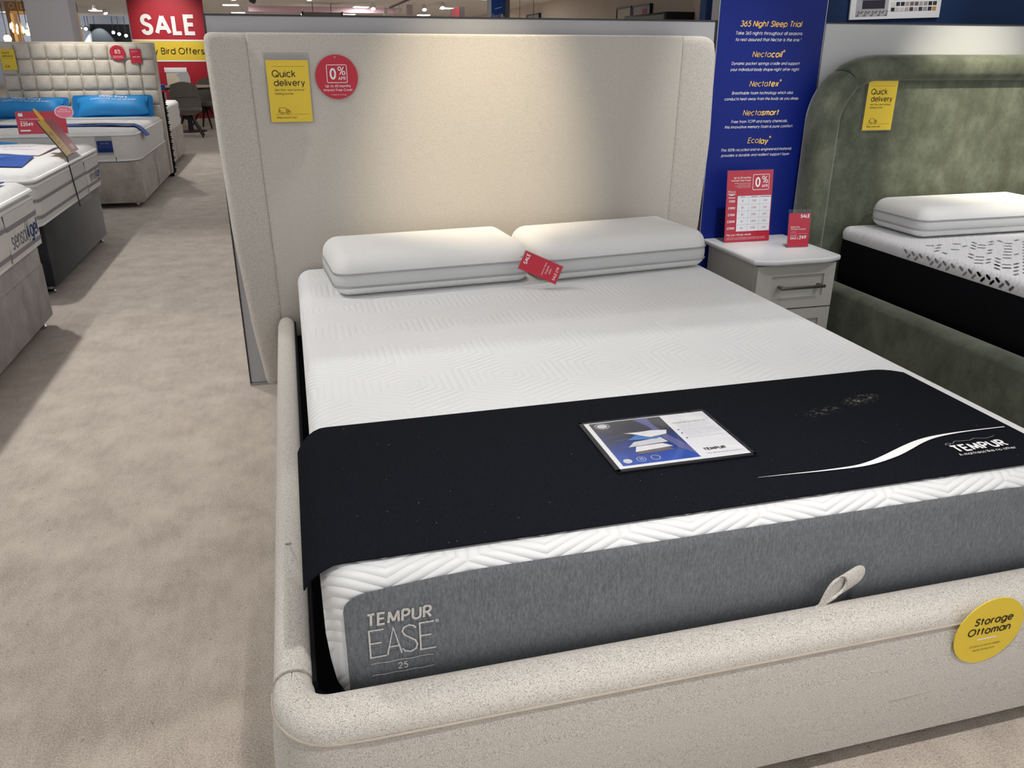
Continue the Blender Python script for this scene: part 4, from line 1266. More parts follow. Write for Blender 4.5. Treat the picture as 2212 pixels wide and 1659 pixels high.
# ------------------------------------------------------------------ signs on the cream bed
def van_icon(mb, fr, x, y, k, wd=.0011):
    P = lambda pts: [(x + a * k, y + b * k) for a, b in pts]
    strokes(mb, [P([(0, .15), (0, .95), (1.05, .95), (1.05, .15)]), P([(1.05, .72), (1.42, .68), (1.72, .40), (1.72, .15), (1.58, .15)]), P([(1.22, .58), (1.42, .55), (1.58, .36), (1.22, .36), (1.22, .58)]),
                 P([(.0, .15), (.22, .15)]), P([(.58, .15), (1.12, .15)]), P([(-.30, .62), (.12, .62)]), P([(-.18, .45), (.2, .45)]), P([(-.34, .30), (.08, .30)])] +
            [P([(cx + .16 * math.cos(a * PI / 8), .13 + .16 * math.sin(a * PI / 8)) for a in range(17)]) for cx in (.4, 1.34)], fr, wd)


def quick_tag(fr, W, H, label, loc, sleeve_top=.02, string=False):
    t = thing('delivery_tag', loc, label, 'tag')
    mb = MB(); mb.prism([(-W / 2, 0), (W / 2, 0), (W / 2, H), (-W / 2, H)], fr, -.0006, .0006); mb.part('card', MAT['yellow'], t, 0)
    mb = MB(); mb.prism([(-W / 2 - .005, -.004), (W / 2 + .005, -.004), (W / 2 + .005, H + sleeve_top), (-W / 2 - .005, H + sleeve_top)], fr, -.0026, -.0014); mb.part('plastic_sleeve', MAT['sleeve'], t, 0)
    L = -W * .38
    text(t, 'lettering', 'Quick', fr, L, H * .785, MAT['black_print'], width=W * .56, bold=.006, align='LEFT')
    text(t, 'lettering', 'delivery', fr, L + .004, H * .64, MAT['black_print'], width=W * .74, bold=.006, align='LEFT')
    text(t, 'lettering', "Get that \u2018new furniture\u2019", fr, L + .004, H * .525, MAT['black_print'], width=W * .72, align='LEFT')
    text(t, 'lettering', 'feeling sooner.', fr, L + .004, H * .465, MAT['black_print'], width=W * .46, align='LEFT')
    text(t, 'lettering', 'While stocks last.', fr, L + .002, H * .075, MAT['black_print'], width=W * .50, align='LEFT')
    mb = MB(); strokes(mb, [[(L, H * .9), (W * .42, H * .9)], [(L, H * .125), (W * .42, H * .125)]], fr, .0006, .001)
    van_icon(mb, fr, L + .014, H * .135, .021)
    mb.part('van_emblem', MAT['black_print'], t, 0)
    if string:
        MB().tube([fr(.0, H + sleeve_top - .003, .002), fr(-.004, H + sleeve_top + .012, -.004), fr(-.012, H + sleeve_top + .03, -.010)], .0010, 5).part('string', MAT['offwhite'], t)
        mb = MB(); mb.prism([(-.005, H + .012), (.006, H + .012), (.006, H + .018), (-.005, H + .018)], fr, -.001, .002); mb.part('clip', MAT['card_white'], t, 0)
    return t


quick_tag(Frame((.036, -.0045, 1.026), (1, -.005, 0)), .1395, .200, 'yellow quick delivery tag on the cream headboard', (.036, -.004, 1.026), .024)
# red round credit sign
t = thing('credit_sign', (.199, -.006, 1.10), 'round red zero percent credit sign on the cream headboard', 'sign')
fr = Frame((.199, -.005, 1.1715))
mb = MB(); mb.prism(circle(.0722, 56), fr, -.002, .0006); mb.part('disc', MAT['red'], t, 60)
def apr(t, fr, x, y, k):
    mb = MB(); sq = rrect(k * 1.0, k * .84, k * .05, 4, x, y); strokes(mb, [sq + sq[:2]], fr, k * .03, .001); mb.part('square_outline', MAT['white_print'], t, 0)
    text(t, 'lettering', '0', fr, x - k * .20, y, MAT['white_print'], width=k * .33, bold=.03, sy=1.15)
    text(t, 'lettering', '%', fr, x + k * .24, y + k * .14, MAT['white_print'], width=k * .38)
    text(t, 'lettering', 'APR', fr, x + k * .24, y - k * .22, MAT['white_print'], width=k * .38, bold=.01)
apr(t, fr, .001, .0105, .068)
text(t, 'lettering', 'Up to 40 months', fr, .002, -.029, MAT['white_print'], width=.086, bold=.006)
text(t, 'lettering', 'Interest Free Credit', fr, .002, -.042, MAT['white_print'], width=.098, bold=.006)
text(t, 'lettering', 'Available on this range', fr, .003, -.0575, MAT['white_print'], width=.052)
mb = MB(); mb.flat(circle(.0028, 12, -.002, .064), fr, .001); mb.part('punch_hole', MAT['cream_seam'], t, 0)
# storage ottoman sticker on the footboard
fr = Frame((1.163, -2.1252, .2735), (1, .004, 0), (0, -.045, 1))
t = thing('round_sticker', (1.163, -2.126, .2), 'round yellow storage ottoman sticker on the cream footboard', 'sticker')
mb = MB(); mb.prism(circle(.0735, 56), fr, -.0012, .0006); mb.part('disc', MAT['yellow'], t, 60)
text(t, 'lettering', 'Storage', fr, .004, .026, MAT['black_print'], width=.084, bold=.014)
text(t, 'lettering', 'Ottoman', fr, .000, .003, MAT['black_print'], width=.094, bold=.014)
text(t, 'lettering', 'Lift here to find my hidden', fr, .0, -.032, MAT['black_print'], width=.068)
text(t, 'lettering', 'space saving store', fr, .0, -.0415, MAT['black_print'], width=.048)
mb = MB(); strokes(mb, [[(-.021, -.0165), (.021, -.0165)]], fr, .0026, .001); mb.part('white_line', MAT['white_print'], t, 0)
# plastic tag fastener on the rail
t = thing('tag_fastener', (-.058, -1.60, .329), 'tiny grey plastic tag fastener on the left rail', 'fastener')
MB().tube([(-.066, -1.60, .3295), (-.054, -1.60, .3300)], .0012, 5).part('cross_bar', MAT['grey_print'], t)
MB().tube([(-.060, -1.60, .3300), (-.052, -1.64, .334), (-.046, -1.665, .333)], .0005, 5).part('filament', MAT['grey_print'], t)

# ------------------------------------------------------------------ nightstand
ns = thing('nightstand', (1.927, -.08, 0), 'pale grey two-drawer nightstand between the two beds', 'nightstand')
NX0, NX1, NY0, NY1 = 1.752, 2.108, -.285, .118
MB().box(NX0, NX1, NY0 + .018, NY1, .03, .478, .0015, 1).part('carcass', MAT['ns'], ns)
pts = rpoly([(1.732, .138, .010), (1.732, -.288, .010), (1.80, -.318, .07), (2.06, -.318, .07), (2.126, -.288, .010), (2.126, .138, .010)], 6)
mb = MB(); mb.loft([[(x, y, z) for x, y in inset(pts, i)] for i, z in ((.006, .478), (.002, .480), (0, .484), (0, .494), (.002, .498), (.006, .500))]); mb.part('top', MAT['ns_top'], ns, 50)
MB().box(NX0 + .02, NX1 - .02, NY0 + .04, NY1 - .01, 0, .03).part('plinth', MAT['ns'], ns, 0)
for z0, z1 in ((.292, .472), (.060, .286)):
    d = MB()
    d.box(NX0 + .002, NX1 - .002, NY0 + .004, NY0 + .0175, z0, z1)
    drawer = d.part('drawer', MAT['ns'], ns, 0)
    zc0, zc1 = z0 + .046, z1 - .044
    xc0, xc1 = NX0 + .070, NX1 - .050
    fm = MB()
    for a, b, c, e in ((NX0 + .002, xc0, z0, z1), (xc1, NX1 - .002, z0, z1), (xc0, xc1, z0, zc0), (xc0, xc1, zc1, z1)): fm.box(a, b, NY0 - .004, NY0 + .004, c, e)
    fm.part('frame_moulding', MAT['ns'], drawer, 0)
    zh = (zc0 + zc1) / 2
    h = MB()
    h.box(1.850, 2.052, NY0 - .034, NY0 - .026, zh - .006, zh + .006, .002, 2)
    for x in (1.862, 2.040): h.box(x - .008, x + .008, NY0 - .028, NY0 + .004, zh - .005, zh + .005, .002, 1)
    h.part('handle', MAT['handle'], drawer, 40)


def acrylic_stand(t, fr, W, H, foot=.08):
    mb = MB(); mb.prism([(-W / 2, 0), (W / 2, 0), (W / 2, H), (-W / 2, H)], fr, .0010, .0026); mb.part('clear_front', MAT['clear'], t, 0)
    mb = MB(); mb.prism([(-W / 2, 0), (W / 2, 0), (W / 2, H), (-W / 2, H)], fr, -.0026, -.0012); mb.part('clear_back', MAT['clear'], t, 0)
    b = fr.o.copy()
    n = Vector((fr.n.x, fr.n.y, 0)).normalized()
    f2 = Frame(fr.o, fr.r, -n)
    mb = MB(); mb.prism([(-W / 2, 0), (W / 2, 0), (W / 2, foot), (-W / 2, foot)], f2, .0004, .0022); mb.part('clear_foot', MAT['clear'], t, 0)


# A4 credit sign
t = thing('credit_stand', (1.881, .03, .50), 'tall red and white credit price sign in clear stand on nightstand', 'sign')
fr = Frame((1.881, .030, .5005), (1, -.03, 0), (0, .10, 1))
W, H = .210, .297
acrylic_stand(t, fr, W + .004, H + .003)
mb = MB(); mb.prism([(-W / 2, .001), (W / 2, .001), (W / 2, H), (-W / 2, H)], fr, -.0009, .0006); mb.part('card', MAT['red'], t, 0)
mb = MB(); mb.flat([(-.053, .045), (.102, .045), (.102, .193), (-.053, .193)], fr, .0007); mb.part('table_print', MAT['card_white'], t, 0)
mb = MB(); strokes(mb, [[(-.053, .045 + .0283 * k), (.102, .045 + .0283 * k)] for k in range(1, 6)] + [[(x, .045), (x, .193)] for x in (-.0015, .050)], fr, .0007, .0009); mb.part('table_rule', MAT['grey_print'], t, 0)
mb = MB(); strokes(mb, [[(-.102, .045 + .0283 * k), (-.056, .045 + .0283 * k)] for k in range(0, 6)], fr, .0005, .0009); mb.part('row_rule', MAT['pinkcard'], t, 0)
for k in range(5):
    y = .045 + .0283 * (4 - k) + .0141
    text(t, 'lettering', '\u00a3%d' % (500 * (k + 1)), fr, -.079, y, MAT['white_print'], height=.0085, bold=.02)
    text(t, 'lettering', '%d' % (10 * (k + 1)), fr, -.029, y, MAT['red'], height=.0075)
    text(t, 'lettering', '\u00a3%d' % (100 * (k + 1)), fr, .024, y, MAT['red'], height=.0075)
    text(t, 'lettering', '\u00a340', fr, .076, y, MAT['red'], height=.0075)
for x, s in ((-.029, 'Months'), (.024, '20% Deposit'), (.076, 'Monthly payment')): text(t, 'lettering', s, fr, x, .1888, MAT['black_print'], width=(.018 if s == 'Months' else .030 if s[0] == '2' else .044), bold=.02)
text(t, 'lettering', 'Up to 50 months', fr, .003, .268, MAT['white_print'], width=.078, align='RIGHT', bold=.012)
text(t, 'lettering', 'Interest Free Credit', fr, .003, .2565, MAT['white_print'], width=.088, align='RIGHT', bold=.012)
for k, w_ in enumerate((.074, .056, .070, .060)): text(t, 'lettering', 'Nothing to pay in the first month', fr, .003, .2455 - .0058 * k, MAT['white_print'], width=w_, align='RIGHT')
text(t, 'lettering', 'When you', fr, -.082, .213, MAT['white_print'], width=.034)
text(t, 'lettering', 'now spend', fr, -.082, .207, MAT['white_print'], width=.034)
mb = MB(); mb.flat([(-.102, .201), (-.082, .1945), (-.060, .201)], fr, .001); mb.part('arrow_print', MAT['white_print'], t, 0)
text(t, 'lettering', 'Minimum', fr, -.080, .187, MAT['white_print'], width=.030, bold=.02)
apr(t, fr, .051, .248, .074)
text(t, 'lettering', 'Pay just \u00a340 per month', fr, -.096, .031, MAT['white_print'], width=.114, align='LEFT', bold=.012)
for k in range(2): text(t, 'lettering', 'Credit is subject to status and affordability, terms and conditions apply to all offers', fr, -.096, .019 - .006 * k, MAT['white_print'], width=.18, align='LEFT')
# small price sign
t = thing('price_stand', (2.03, -.123, .50), 'small red sale price sign in clear stand on nightstand', 'sign')
fr = Frame((2.030, -.123, .5005), (1, -.10, 0), (0, .10, 1))
W, H = .094, .148
acrylic_stand(t, fr, W + .006, H + .008, .05)
mb = MB(); mb.prism([(-W / 2, .002), (W / 2, .002), (W / 2, H - .008), (-W / 2, H - .008)], fr, -.0009, .0006); mb.part('card', MAT['red'], t, 0)
text(t, 'lettering', 'SALE', fr, .043, .128, MAT['white_print'], width=.040, align='RIGHT', bold=.03)
text(t, 'lettering', 'Bedroom', fr, -.036, .084, MAT['white_print'], width=.038, align='LEFT')
text(t, 'lettering', '2 Drawer Bedside', fr, -.036, .075, MAT['white_print'], width=.066, align='LEFT')
text(t, 'lettering', 'in cashmere', fr, -.036, .0635, MAT['white_print'], width=.024, align='LEFT')
text(t, 'lettering', 'Was \u00a3279', fr, -.036, .048, MAT['white_print'], width=.028, align='LEFT')
text(t, 'lettering', 'SALE \u00a3', fr, -.036, .038, MAT['white_print'], width=.036, align='LEFT', bold=.02)
text(t, 'lettering', '249', fr, .003, .041, MAT['white_print'], width=.032, align='LEFT', bold=.02)
mb = MB(); strokes(mb, [[(-.036, .056), (.042, .056)]], fr, .0004, .001); mb.part('rule', MAT['white_print'], t, 0)

# ------------------------------------------------------------------ green bed
gb = thing('upholstered_bed', (2.94, -1.0, 0), 'dark green velvet bed frame with a rolled-edge headboard', 'bed frame')
GX0, GX1 = 2.182, 3.70
GT = 1.198
path = [(GX0, .05 + .93 * k / 10) for k in range(11)]
rc = .215
for k in range(1, 13):
    a = PI - PI / 2 * k / 12
    path.append((GX0 + rc + rc * math.cos(a), .98 + rc * math.sin(a)))
for x in (2.7, 3.0, 3.3): path.append((x, .98 + rc))
for k in range(0, 13):
    a = PI / 2 - PI / 2 * k / 12
    path.append((GX1 - rc + rc * math.cos(a), .98 + rc * math.sin(a)))
for k in range(1, 11): path.append((GX1, .98 - .93 * k / 10))


def roll(seg, name):
    rings = []
    for i, (x, z) in enumerate(seg):
        a = seg[max(i - 1, 0)]; b = seg[min(i + 1, len(seg) - 1)]
        tx, tz = b[0] - a[0], b[1] - a[1]
        l = math.hypot(tx, tz); nx, nz = -tz / l, tx / l
        ring = []
        for k in range(18):
            q = 2 * PI * k / 18
            c_, s_ = math.cos(q), math.sin(q)
            px_ = math.copysign(abs(c_) ** .75, c_) * .053
            py_ = math.copysign(abs(s_) ** .75, s_) * .080
            sh = 1 - .10 * (i in (0, len(seg) - 1))
            ring.append((x + nx * px_ * sh, .045 + py_ * sh, z + nz * px_ * sh))
        rings.append(ring)
    MB().loft(rings).part(name, MAT['green'], gb, 60)


i1, i2 = 17, len(path) - 18
roll(path[:i1 + 1], 'headboard_roll')
roll(path[i1:i2 + 1], 'headboard_roll')
roll(path[i2:], 'headboard_roll')
inner = inset([(GX0, .05)] + path[10:-10] + [(GX1, .05)], .012)
mb = MB(); pad(mb, inner[::-1], .0, .11, .03, 5); mb.part('headboard_panel', MAT['green'], gb, 50)
GR = .342
sweep(MB(), [(2.222, -.03, 0, -1, .090), (2.222, -1.0, 0, -1, .096), (2.222, -2.0, 0, -1, .096)], .05, GR, .036, .01).part('side_rail', MAT['green_dark'], gb, 50)
st = [(2.222, -2.002, 0, -1, .096)]
for k in range(1, 7):
    a = PI / 2 * k / 6
    st.append((2.222 + .08 * (1 - math.cos(a)), -2.01 - .08 * math.sin(a), math.sin(a), -math.cos(a), .096))
for k in range(6, 0, -1):
    a = PI / 2 * k / 6
    st.append((3.66 - .08 * (1 - math.cos(a)), -2.01 - .08 * math.sin(a), math.sin(a), math.cos(a), .096))
st.append((3.66, -2.002, 0, 1, .096))
sweep(MB(), st, .05, GR, .036, .01).part('footboard', MAT['green_dark'], gb, 50)
sweep(MB(), [(3.66, -2.0, 0, 1, .096), (3.66, -.03, 0, 1, .09)], .05, GR, .036, .01).part('side_rail', MAT['green_dark'], gb, 50)
MB().box(2.27, 3.61, -2.0, -.03, .2, .30).part('slat_base', MAT['black'], gb, 0)
for x, y in ((2.2, -2.04), (3.62, -2.04), (2.2, -.2), (3.62, -.2)): MB().box(x, x + .05, y, y + .05, 0, .07).part('foot', MAT['black_edge'], gb, 0)
# green bed's mattress
gm = thing('mattress', (2.96, -1.0, .30), 'white and black mattress with grey woven dashes on the green bed', 'mattress')
GMX0, GMX1 = 2.298, 3.60
W = GMX1 - GMX0; cx = (GMX0 + GMX1) / 2
mb = MB(); stack_block(mb, W - .004, 1.96, .05, [(.02, .302), (.004, .32), (0, .36), (0, .505), (.004, .508)], cx, -.995, 7); mb.part('base_border', MAT['black'], gm, 50)
GTOP = .558
lev = [(.004, .506), (.001, .512)]
for k in range(6):
    a = PI / 2 * k / 5
    lev.append((.026 * (1 - math.cos(a)), GTOP - .028 + .028 * math.sin(a)))
def herring():
    t = NT('white_woven_topper')
    a = t.n('ShaderNodeTexBrick', {'Vector': t.n('ShaderNodeMapping', {'Vector': t.co(), 'Rotation': (.6, 0, .8)}).outputs[0], 'Scale': 11.0, 'Mortar Size': .06, 'Color1': (1, 1, 1, 1), 'Color2': (.8, .8, .8, 1), 'Mortar': (0, 0, 0, 1)}).outputs['Color']
    b = t.n('ShaderNodeTexBrick', {'Vector': t.n('ShaderNodeMapping', {'Vector': t.co(), 'Rotation': (-.6, 0, -.8)}).outputs[0], 'Scale': 11.0, 'Mortar Size': .06, 'Color1': (1, 1, 1, 1), 'Color2': (.7, .7, .7, 1), 'Mortar': (0, 0, 0, 1)}).outputs['Color']
    m = t.n('ShaderNodeMix', {0: .5}, data_type='RGBA'); t.t.links.new(a, m.inputs[6]); t.t.links.new(b, m.inputs[7])
    t.set(base=srgb(226, 227, 230), rough=.8, spec=.25)
    t.bump(t.n('ShaderNodeRGBToBW', {0: m.outputs[2]}).outputs[0], .8, .006)
    return t.m
MAT['topper'] = herring()
mb = MB(); stack_block(mb, W, 1.964, .05, lev, cx, -.995, 7); mb.part('topper', MAT['topper'], gm, 50)
# woven dashes: raised lozenges, in alternating directions, greyer towards the foot
rng = random.Random(2)
for shade, y_hi, y_lo, keep in (('grey', -.42, -.95, .55), ('slate', -.75, -1.45, .55), ('black', -1.15, -1.93, .6)):
    mb = MB()
    for i in range(30):
        for j in range(46):
            y = -.05 - j * .041
            x = GMX0 + .05 + i * .041
            if not (y_lo < y < y_hi) or x > GMX1 - .05 or rng.random() > keep: continue
            ang = (.35, 1.35, -.5)[(i + j) % 3]
            c_, s_ = math.cos(ang), math.sin(ang)
            q = [(-.017, 0), (-.012, -.0045), (.012, -.0045), (.017, 0), (.012, .0045), (-.012, .0045)]
            vs0 = [mb.bm.verts.new((x + a * c_ - b * s_, y + a * s_ + b * c_, GTOP + .0018)) for a, b in q]
            mb.bm.faces.new(vs0)
    for j in range(46):
        y = -.05 - j * .041
        if not (y_lo < y < y_hi): continue
        for k, (z, ang) in enumerate(((.524, -.9), (.538, .5))):
            if rng.random() > keep + .25: continue
            c_, s_ = math.cos(ang), math.sin(ang)
            yy = y + .02 * k
            mb.bm.faces.new([mb.bm.verts.new((GMX0 - .0012 + (.004 if z < .53 else .0035) * 0, yy + a * c_ - b * s_, z + a * s_ + b * c_)) for a, b in [(-.013, 0), (-.008, -.005), (.008, -.004), (.013, 0), (.008, .005), (-.008, .004)]])
    o = mb.part('woven_dashes', plain('dash_' + shade, {'grey': srgb(132, 134, 140), 'slate': srgb(86, 88, 96), 'black': srgb(30, 31, 36)}[shade], .7), gm, 0)
    o['kind'] = 'stuff'
foam_pillow('pillow', .71, .325, .134, 2.770, -.20, GTOP + .003, math.radians(0), 'white foam pillow on the left of the green bed', (.034, .072))
foam_pillow('pillow', .46, .32, .134, 3.42, -.205, GTOP + .003, math.radians(2), 'white foam pillow at the right edge on the green bed', (.034, .072))
quick_tag(Frame((2.411, -.0085, .953), (1, 0, 0), (0, .0, 1)), .140, .194, 'yellow quick delivery tag tied to the green headboard', (2.41, -.01, .953), .024, True)

# ------------------------------------------------------------------ tufted bed (rear left)
AX0, AX1 = -2.665, -1.255
ab = thing('divan_bed', (-1.96, 5.7, 0), 'mushroom velvet divan base below the tufted headboard, rear left', 'bed')
MB().box(AX0, AX1, 4.70, 5.645, .045, .392, .010, 2).part('base_half', MAT['divan'], ab)
MB().box(AX0, AX1, 5.652, 6.60, .045, .392, .010, 2).part('base_half', MAT['divan'], ab)
for y0, y1 in ((4.76, 5.60), (5.70, 6.52)): MB().box(AX1 - .004, AX1 + .006, y0, y1, .06, .262, .004, 1).part('drawer_front', MAT['divan'], ab)
for x, y in ((-1.32, 4.76), (-1.32, 5.6), (-1.32, 6.5), (-2.6, 4.76), (-2.6, 6.5)):
    MB().lathe([(.022, 0), (.026, .012), (.014, .022), (.014, .05)], (x, y, 0), 12).part('castor', MAT['chrome'], ab)
hbt = thing('headboard', (-1.96, 6.65, 0), 'tall beige velvet headboard of square tufts at the rear left', 'headboard')
MB().box(AX0 - .02, AX1 + .022, 6.612, 6.70, .05, 1.365, .012, 2).part('backing_panel', MAT['tuft'], hbt)
for x in (AX0 + .2, AX1 - .25): MB().box(x, x + .05, 6.63, 6.68, 0, .06).part('strut_foot', MAT['black_edge'], hbt, 0)
mb = MB()
ts = .1428
rings = []
for k in range(6):
    a = PI / 2 * k / 5
    i = .036 * (1 - math.cos(a))
    rings.append([(x, -.034 * math.sin(a), z) for x, z in rrect(ts - .001 - 2 * i, ts + .0035 - 2 * i, .026, 4)])
for k in (1, 2, 3):
    i = .036 + .033 * k / 3.3
    rings.append([(x, -.034 - .005 * math.sin(PI / 2 * k / 3), z) for x, z in rrect(ts - .001 - 2 * i, ts + .0035 - 2 * i, .012, 4)])
tuft = mb.loft(rings).mesh('tuft', 60)
tuft.materials.append(MAT['tuft'])
for rI in range(6):
    for cI in range(10):
        o = bpy.data.objects.new('tuft', tuft)
        COL.objects.link(o)
        o.parent = hbt
        o.location = Vector((AX1 + .005 - ts / 2 - cI * ts, 6.612, 1.345 - ts / 2 - .0725 + .0725 - rI * .1465)) - WL[hbt.name]
# its mattress
am = thing('mattress', (-1.96, 5.65, .395), 'white mattress with rounded corners on the tufted bed', 'mattress')
lev = [(.012, .394), (.002, .41), (0, .44), (-.004, .52), (0, .60), (.004, .622), (.016, .640), (.04, .650)]
mb = MB(); stack_block(mb, AX1 - AX0 + .01, 1.89, .13, lev, (AX0 + AX1) / 2, 5.645, 8, .012); mb.part('body', MAT['mattress'], am, 50)
for z, i in ((.612, .0), (.405, .002)):
    ring = [(x, y, z) for x, y in rrect(AX1 - AX0 + .018 - 2 * i, 1.896 - 2 * i, .13, 8, (AX0 + AX1) / 2, 5.645)]
    MB().tube(ring + ring[:2], .008, 6).part('tape_edge', MAT['tape'], am)
MB().tube([(-1.42, 4.693, .40), (-1.42, 4.690, .435)], .003, 5).part('corner_zip', MAT['frame_black'], am)
# draped blue runner across its foot
def arun(u, v):
    x = -2.62 + u * 1.42
    y = 5.12 + .20 * v - .10 * u
    z = .672
    if x > -1.32: z -= .30 * ((x + 1.32) / .12) ** 2 * .32
    return Vector((x, y, z + .004 * math.sin(u * 9 + v * 2)))
t = thing('blue_runner', (-1.95, 5.2, .66), 'royal blue cloth strip laid across the tufted bed', 'bed runner')
MB().sheet(40, 6, arun, .006).part('cloth', MAT['royal'], t, 50)
mb = MB(); mb.grid(30, 2, lambda u, v: arun(.60 + .33 * u, .35 + .42 * v) + Vector((0, 0, .0066))); mb.part('white_stripe', MAT['grey_print'], t, 50)
# clear pocket card on the mattress front
t = thing('card_pocket', (-1.49, 4.69, .46), 'blue card in a clear pocket on the white mattress front', 'card')
fr = Frame((-1.492, 4.693, .472), (1, 0, 0), (0, 0, 1))
mb = MB(); mb.prism([(-.068, -.018), (.064, -.018), (.064, .135), (-.068, .135)], fr, .0035, .005); mb.part('pocket', MAT['sleeve'], t, 0)
mb = MB(); mb.prism([(-.060, .005), (.060, .005), (.060, .098), (-.060, .098)], fr, .0015, .003); mb.part('card', MAT['royal'], t, 0)
text(t, 'lettering', 'Pocket 1000', fr, 0, .078, MAT['white_print'], width=.07, d=.0034)


def flanged_pillow(cx, cy, cz, W, H, label, rz):
    t = thing('blue_pillow', (cx, cy, cz), label, 'pillow')
    Mx = Matrix.Translation((cx, cy, cz)) @ Matrix.Rotation(rz, 4, 'Z') @ Matrix.Rotation(math.radians(-38), 4, 'X')
    def half(u, v, sg):
        a, b = (u - .5) * 2, (v - .5) * 2
        th = .095 * max(0, (1 - abs(a) ** 3)) ** .55 * max(0, (1 - abs(b) ** 3)) ** .55
        k = 1 + .03 * abs(a * b)
        return Vector((a * W / 2 * k * .86, -sg * th + .01 * math.sin(a * 5), b * H / 2 * .80 * k + H / 2))
    mb = MB(); mb.grid(22, 14, lambda u, v: half(u, v, 1)); mb.grid(22, 14, lambda u, v: half(u, v, -1))
    bmesh.ops.remove_doubles(mb.bm, verts=mb.bm.verts, dist=.0005)
    mb.warp(lambda c: Mx @ c); mb.part('cushion', MAT['sky'], t, 70)
    fl = MB()
    out = rrect(W, H, .02, 3, 0, H / 2); inn = rrect(W * .84, H * .70, .02, 3, 0, H / 2)
    N = len(out)
    rings = [[(x, .004 + .008 * math.sin(i * 1.3), z) for i, (x, z) in enumerate(out)], [(x, .004, z) for x, z in inn]]
    fl.loft(rings, True, False, False)
    bmesh.ops.solidify(fl.bm, geom=list(fl.bm.faces), thickness=.006)
    fl.warp(lambda c: Mx @ c); fl.part('flange', MAT['sky'], t, 70)
    fr = Frame((0, 0, 0))
    for tx, dz, k in (('Sleep Story', .72, .34), ('Created to help you rest well tonight', .58, .56)):
        lo_ = text(t, 'lettering', tx, fr, .02, H * dz, MAT['white_print'], width=W * k, bold=.01 if k < .5 else 0)
        for v in lo_.data.vertices:
            p = v.co + WL[t.name]
            a, b = p.x / (W / 2 * .86), (p.z - H / 2) / (H / 2 * .80)
            th = .095 * max(0, (1 - abs(a) ** 3)) ** .55 * max(0, (1 - abs(b) ** 3)) ** .55
            v.co = Mx @ Vector((p.x, -th + .01 * math.sin(a * 5) - .004, p.z)) - WL[t.name]
    return t


flanged_pillow(-1.685, 6.37, .655, .76, .26, 'bright blue flanged pillow at the right on the tufted bed', .03)
flanged_pillow(-2.48, 6.36, .655, .76, .24, 'bright blue flanged pillow at the left on the tufted bed', -.02)
# signs on the tufted headboard
t = thing('delivery_tag', (-2.575, 6.565, 1.10), 'yellow quick delivery tag at the left on the tufted headboard', 'tag')
fr = Frame((-2.590, 6.568, 1.103), (1, 0, 0), (.04, 0, 1))
mb = MB(); mb.prism([(-.066, 0), (.066, 0), (.066, .192), (-.066, .192)], fr, -.001, .001); mb.part('card', MAT['yellow'], t, 0)
text(t, 'lettering', 'Quick', fr, -.05, .16, MAT['black_print'], width=.07, align='LEFT', bold=.01)
text(t, 'lettering', 'delivery', fr, -.05, .13, MAT['black_print'], width=.098, align='LEFT', bold=.01)
text(t, 'lettering', 'Get that new furniture', fr, -.05, .105, MAT['black_print'], width=.09, align='LEFT')
mb = MB(); van_icon(mb, fr, -.036, .024, .022, .002); mb.part('van_emblem', MAT['black_print'], t, 0)
t = thing('credit_sign', (-1.58, 6.565, 1.19), 'round red zero percent credit sign on the tufted headboard', 'sign')
fr = Frame((-1.582, 6.566, 1.262))
mb = MB(); mb.prism(circle(.073, 40), fr, -.002, .001); mb.part('disc', MAT['red'], t, 60)
apr(t, fr, 0, .012, .068)
text(t, 'lettering', 'Up to 40 months', fr, .0, -.030, MAT['white_print'], width=.086, bold=.008)
text(t, 'lettering', 'Interest Free Credit', fr, .0, -.043, MAT['white_print'], width=.098, bold=.008)
t = thing('price_tag', (-1.415, 6.565, 1.15), 'small red price card at the right on the tufted headboard', 'price tag')
fr = Frame((-1.415, 6.566, 1.165), (1, 0, 0), (-.02, 0, 1))
mb = MB(); mb.prism([(-.052, 0), (.052, 0), (.052, .135), (-.052, .135)], fr, -.001, .001); mb.part('card', MAT['red'], t, 0)
mb = MB(); mb.prism([(-.056, -.004), (.056, -.004), (.056, .15), (-.056, .15)], fr, -.003, -.0018); mb.part('plastic_sleeve', MAT['sleeve'], t, 0)
text(t, 'lettering', 'Headboard', fr, -.04, .115, MAT['white_print'], width=.06, align='LEFT')
text(t, 'lettering', 'in plush', fr, -.04, .10, MAT['pinkcard'], width=.04, align='LEFT')
text(t, 'lettering', 'SALE \u00a3399', fr, -.03, .06, MAT['white_print'], width=.07, align='LEFT', bold=.02)
# dark frilled edge of the display bed behind it
t = thing('frilled_headboard', (-1.25, 6.79, 0), 'tall thin black headboard edge with a frilled trim behind the tufted bed', 'headboard')
MB().box(-2.6, -1.243, 6.75, 6.80, 0, .90, .004, 1).part('board', MAT['black'], t)
mb = MB()
for k in range(34):
    z = .04 + k * .0245
    mb.tube([(-1.245, 6.775, z), (-1.226 + .008 * math.sin(k * 2.3), 6.775, z + .012), (-1.245, 6.775, z + .024)], [.012, .016, .012], 8)
mb.part('frill', MAT['black_edge'], t)
MB().box(-1.262, -1.205, 6.745, 6.80, .90, .955, .006, 1).part('corner_cap', MAT['royal'], t)
MB().box(-1.222, -1.205, 6.76, 6.80, .80, .87).part('label_card', MAT['grey_print'], t, 0)

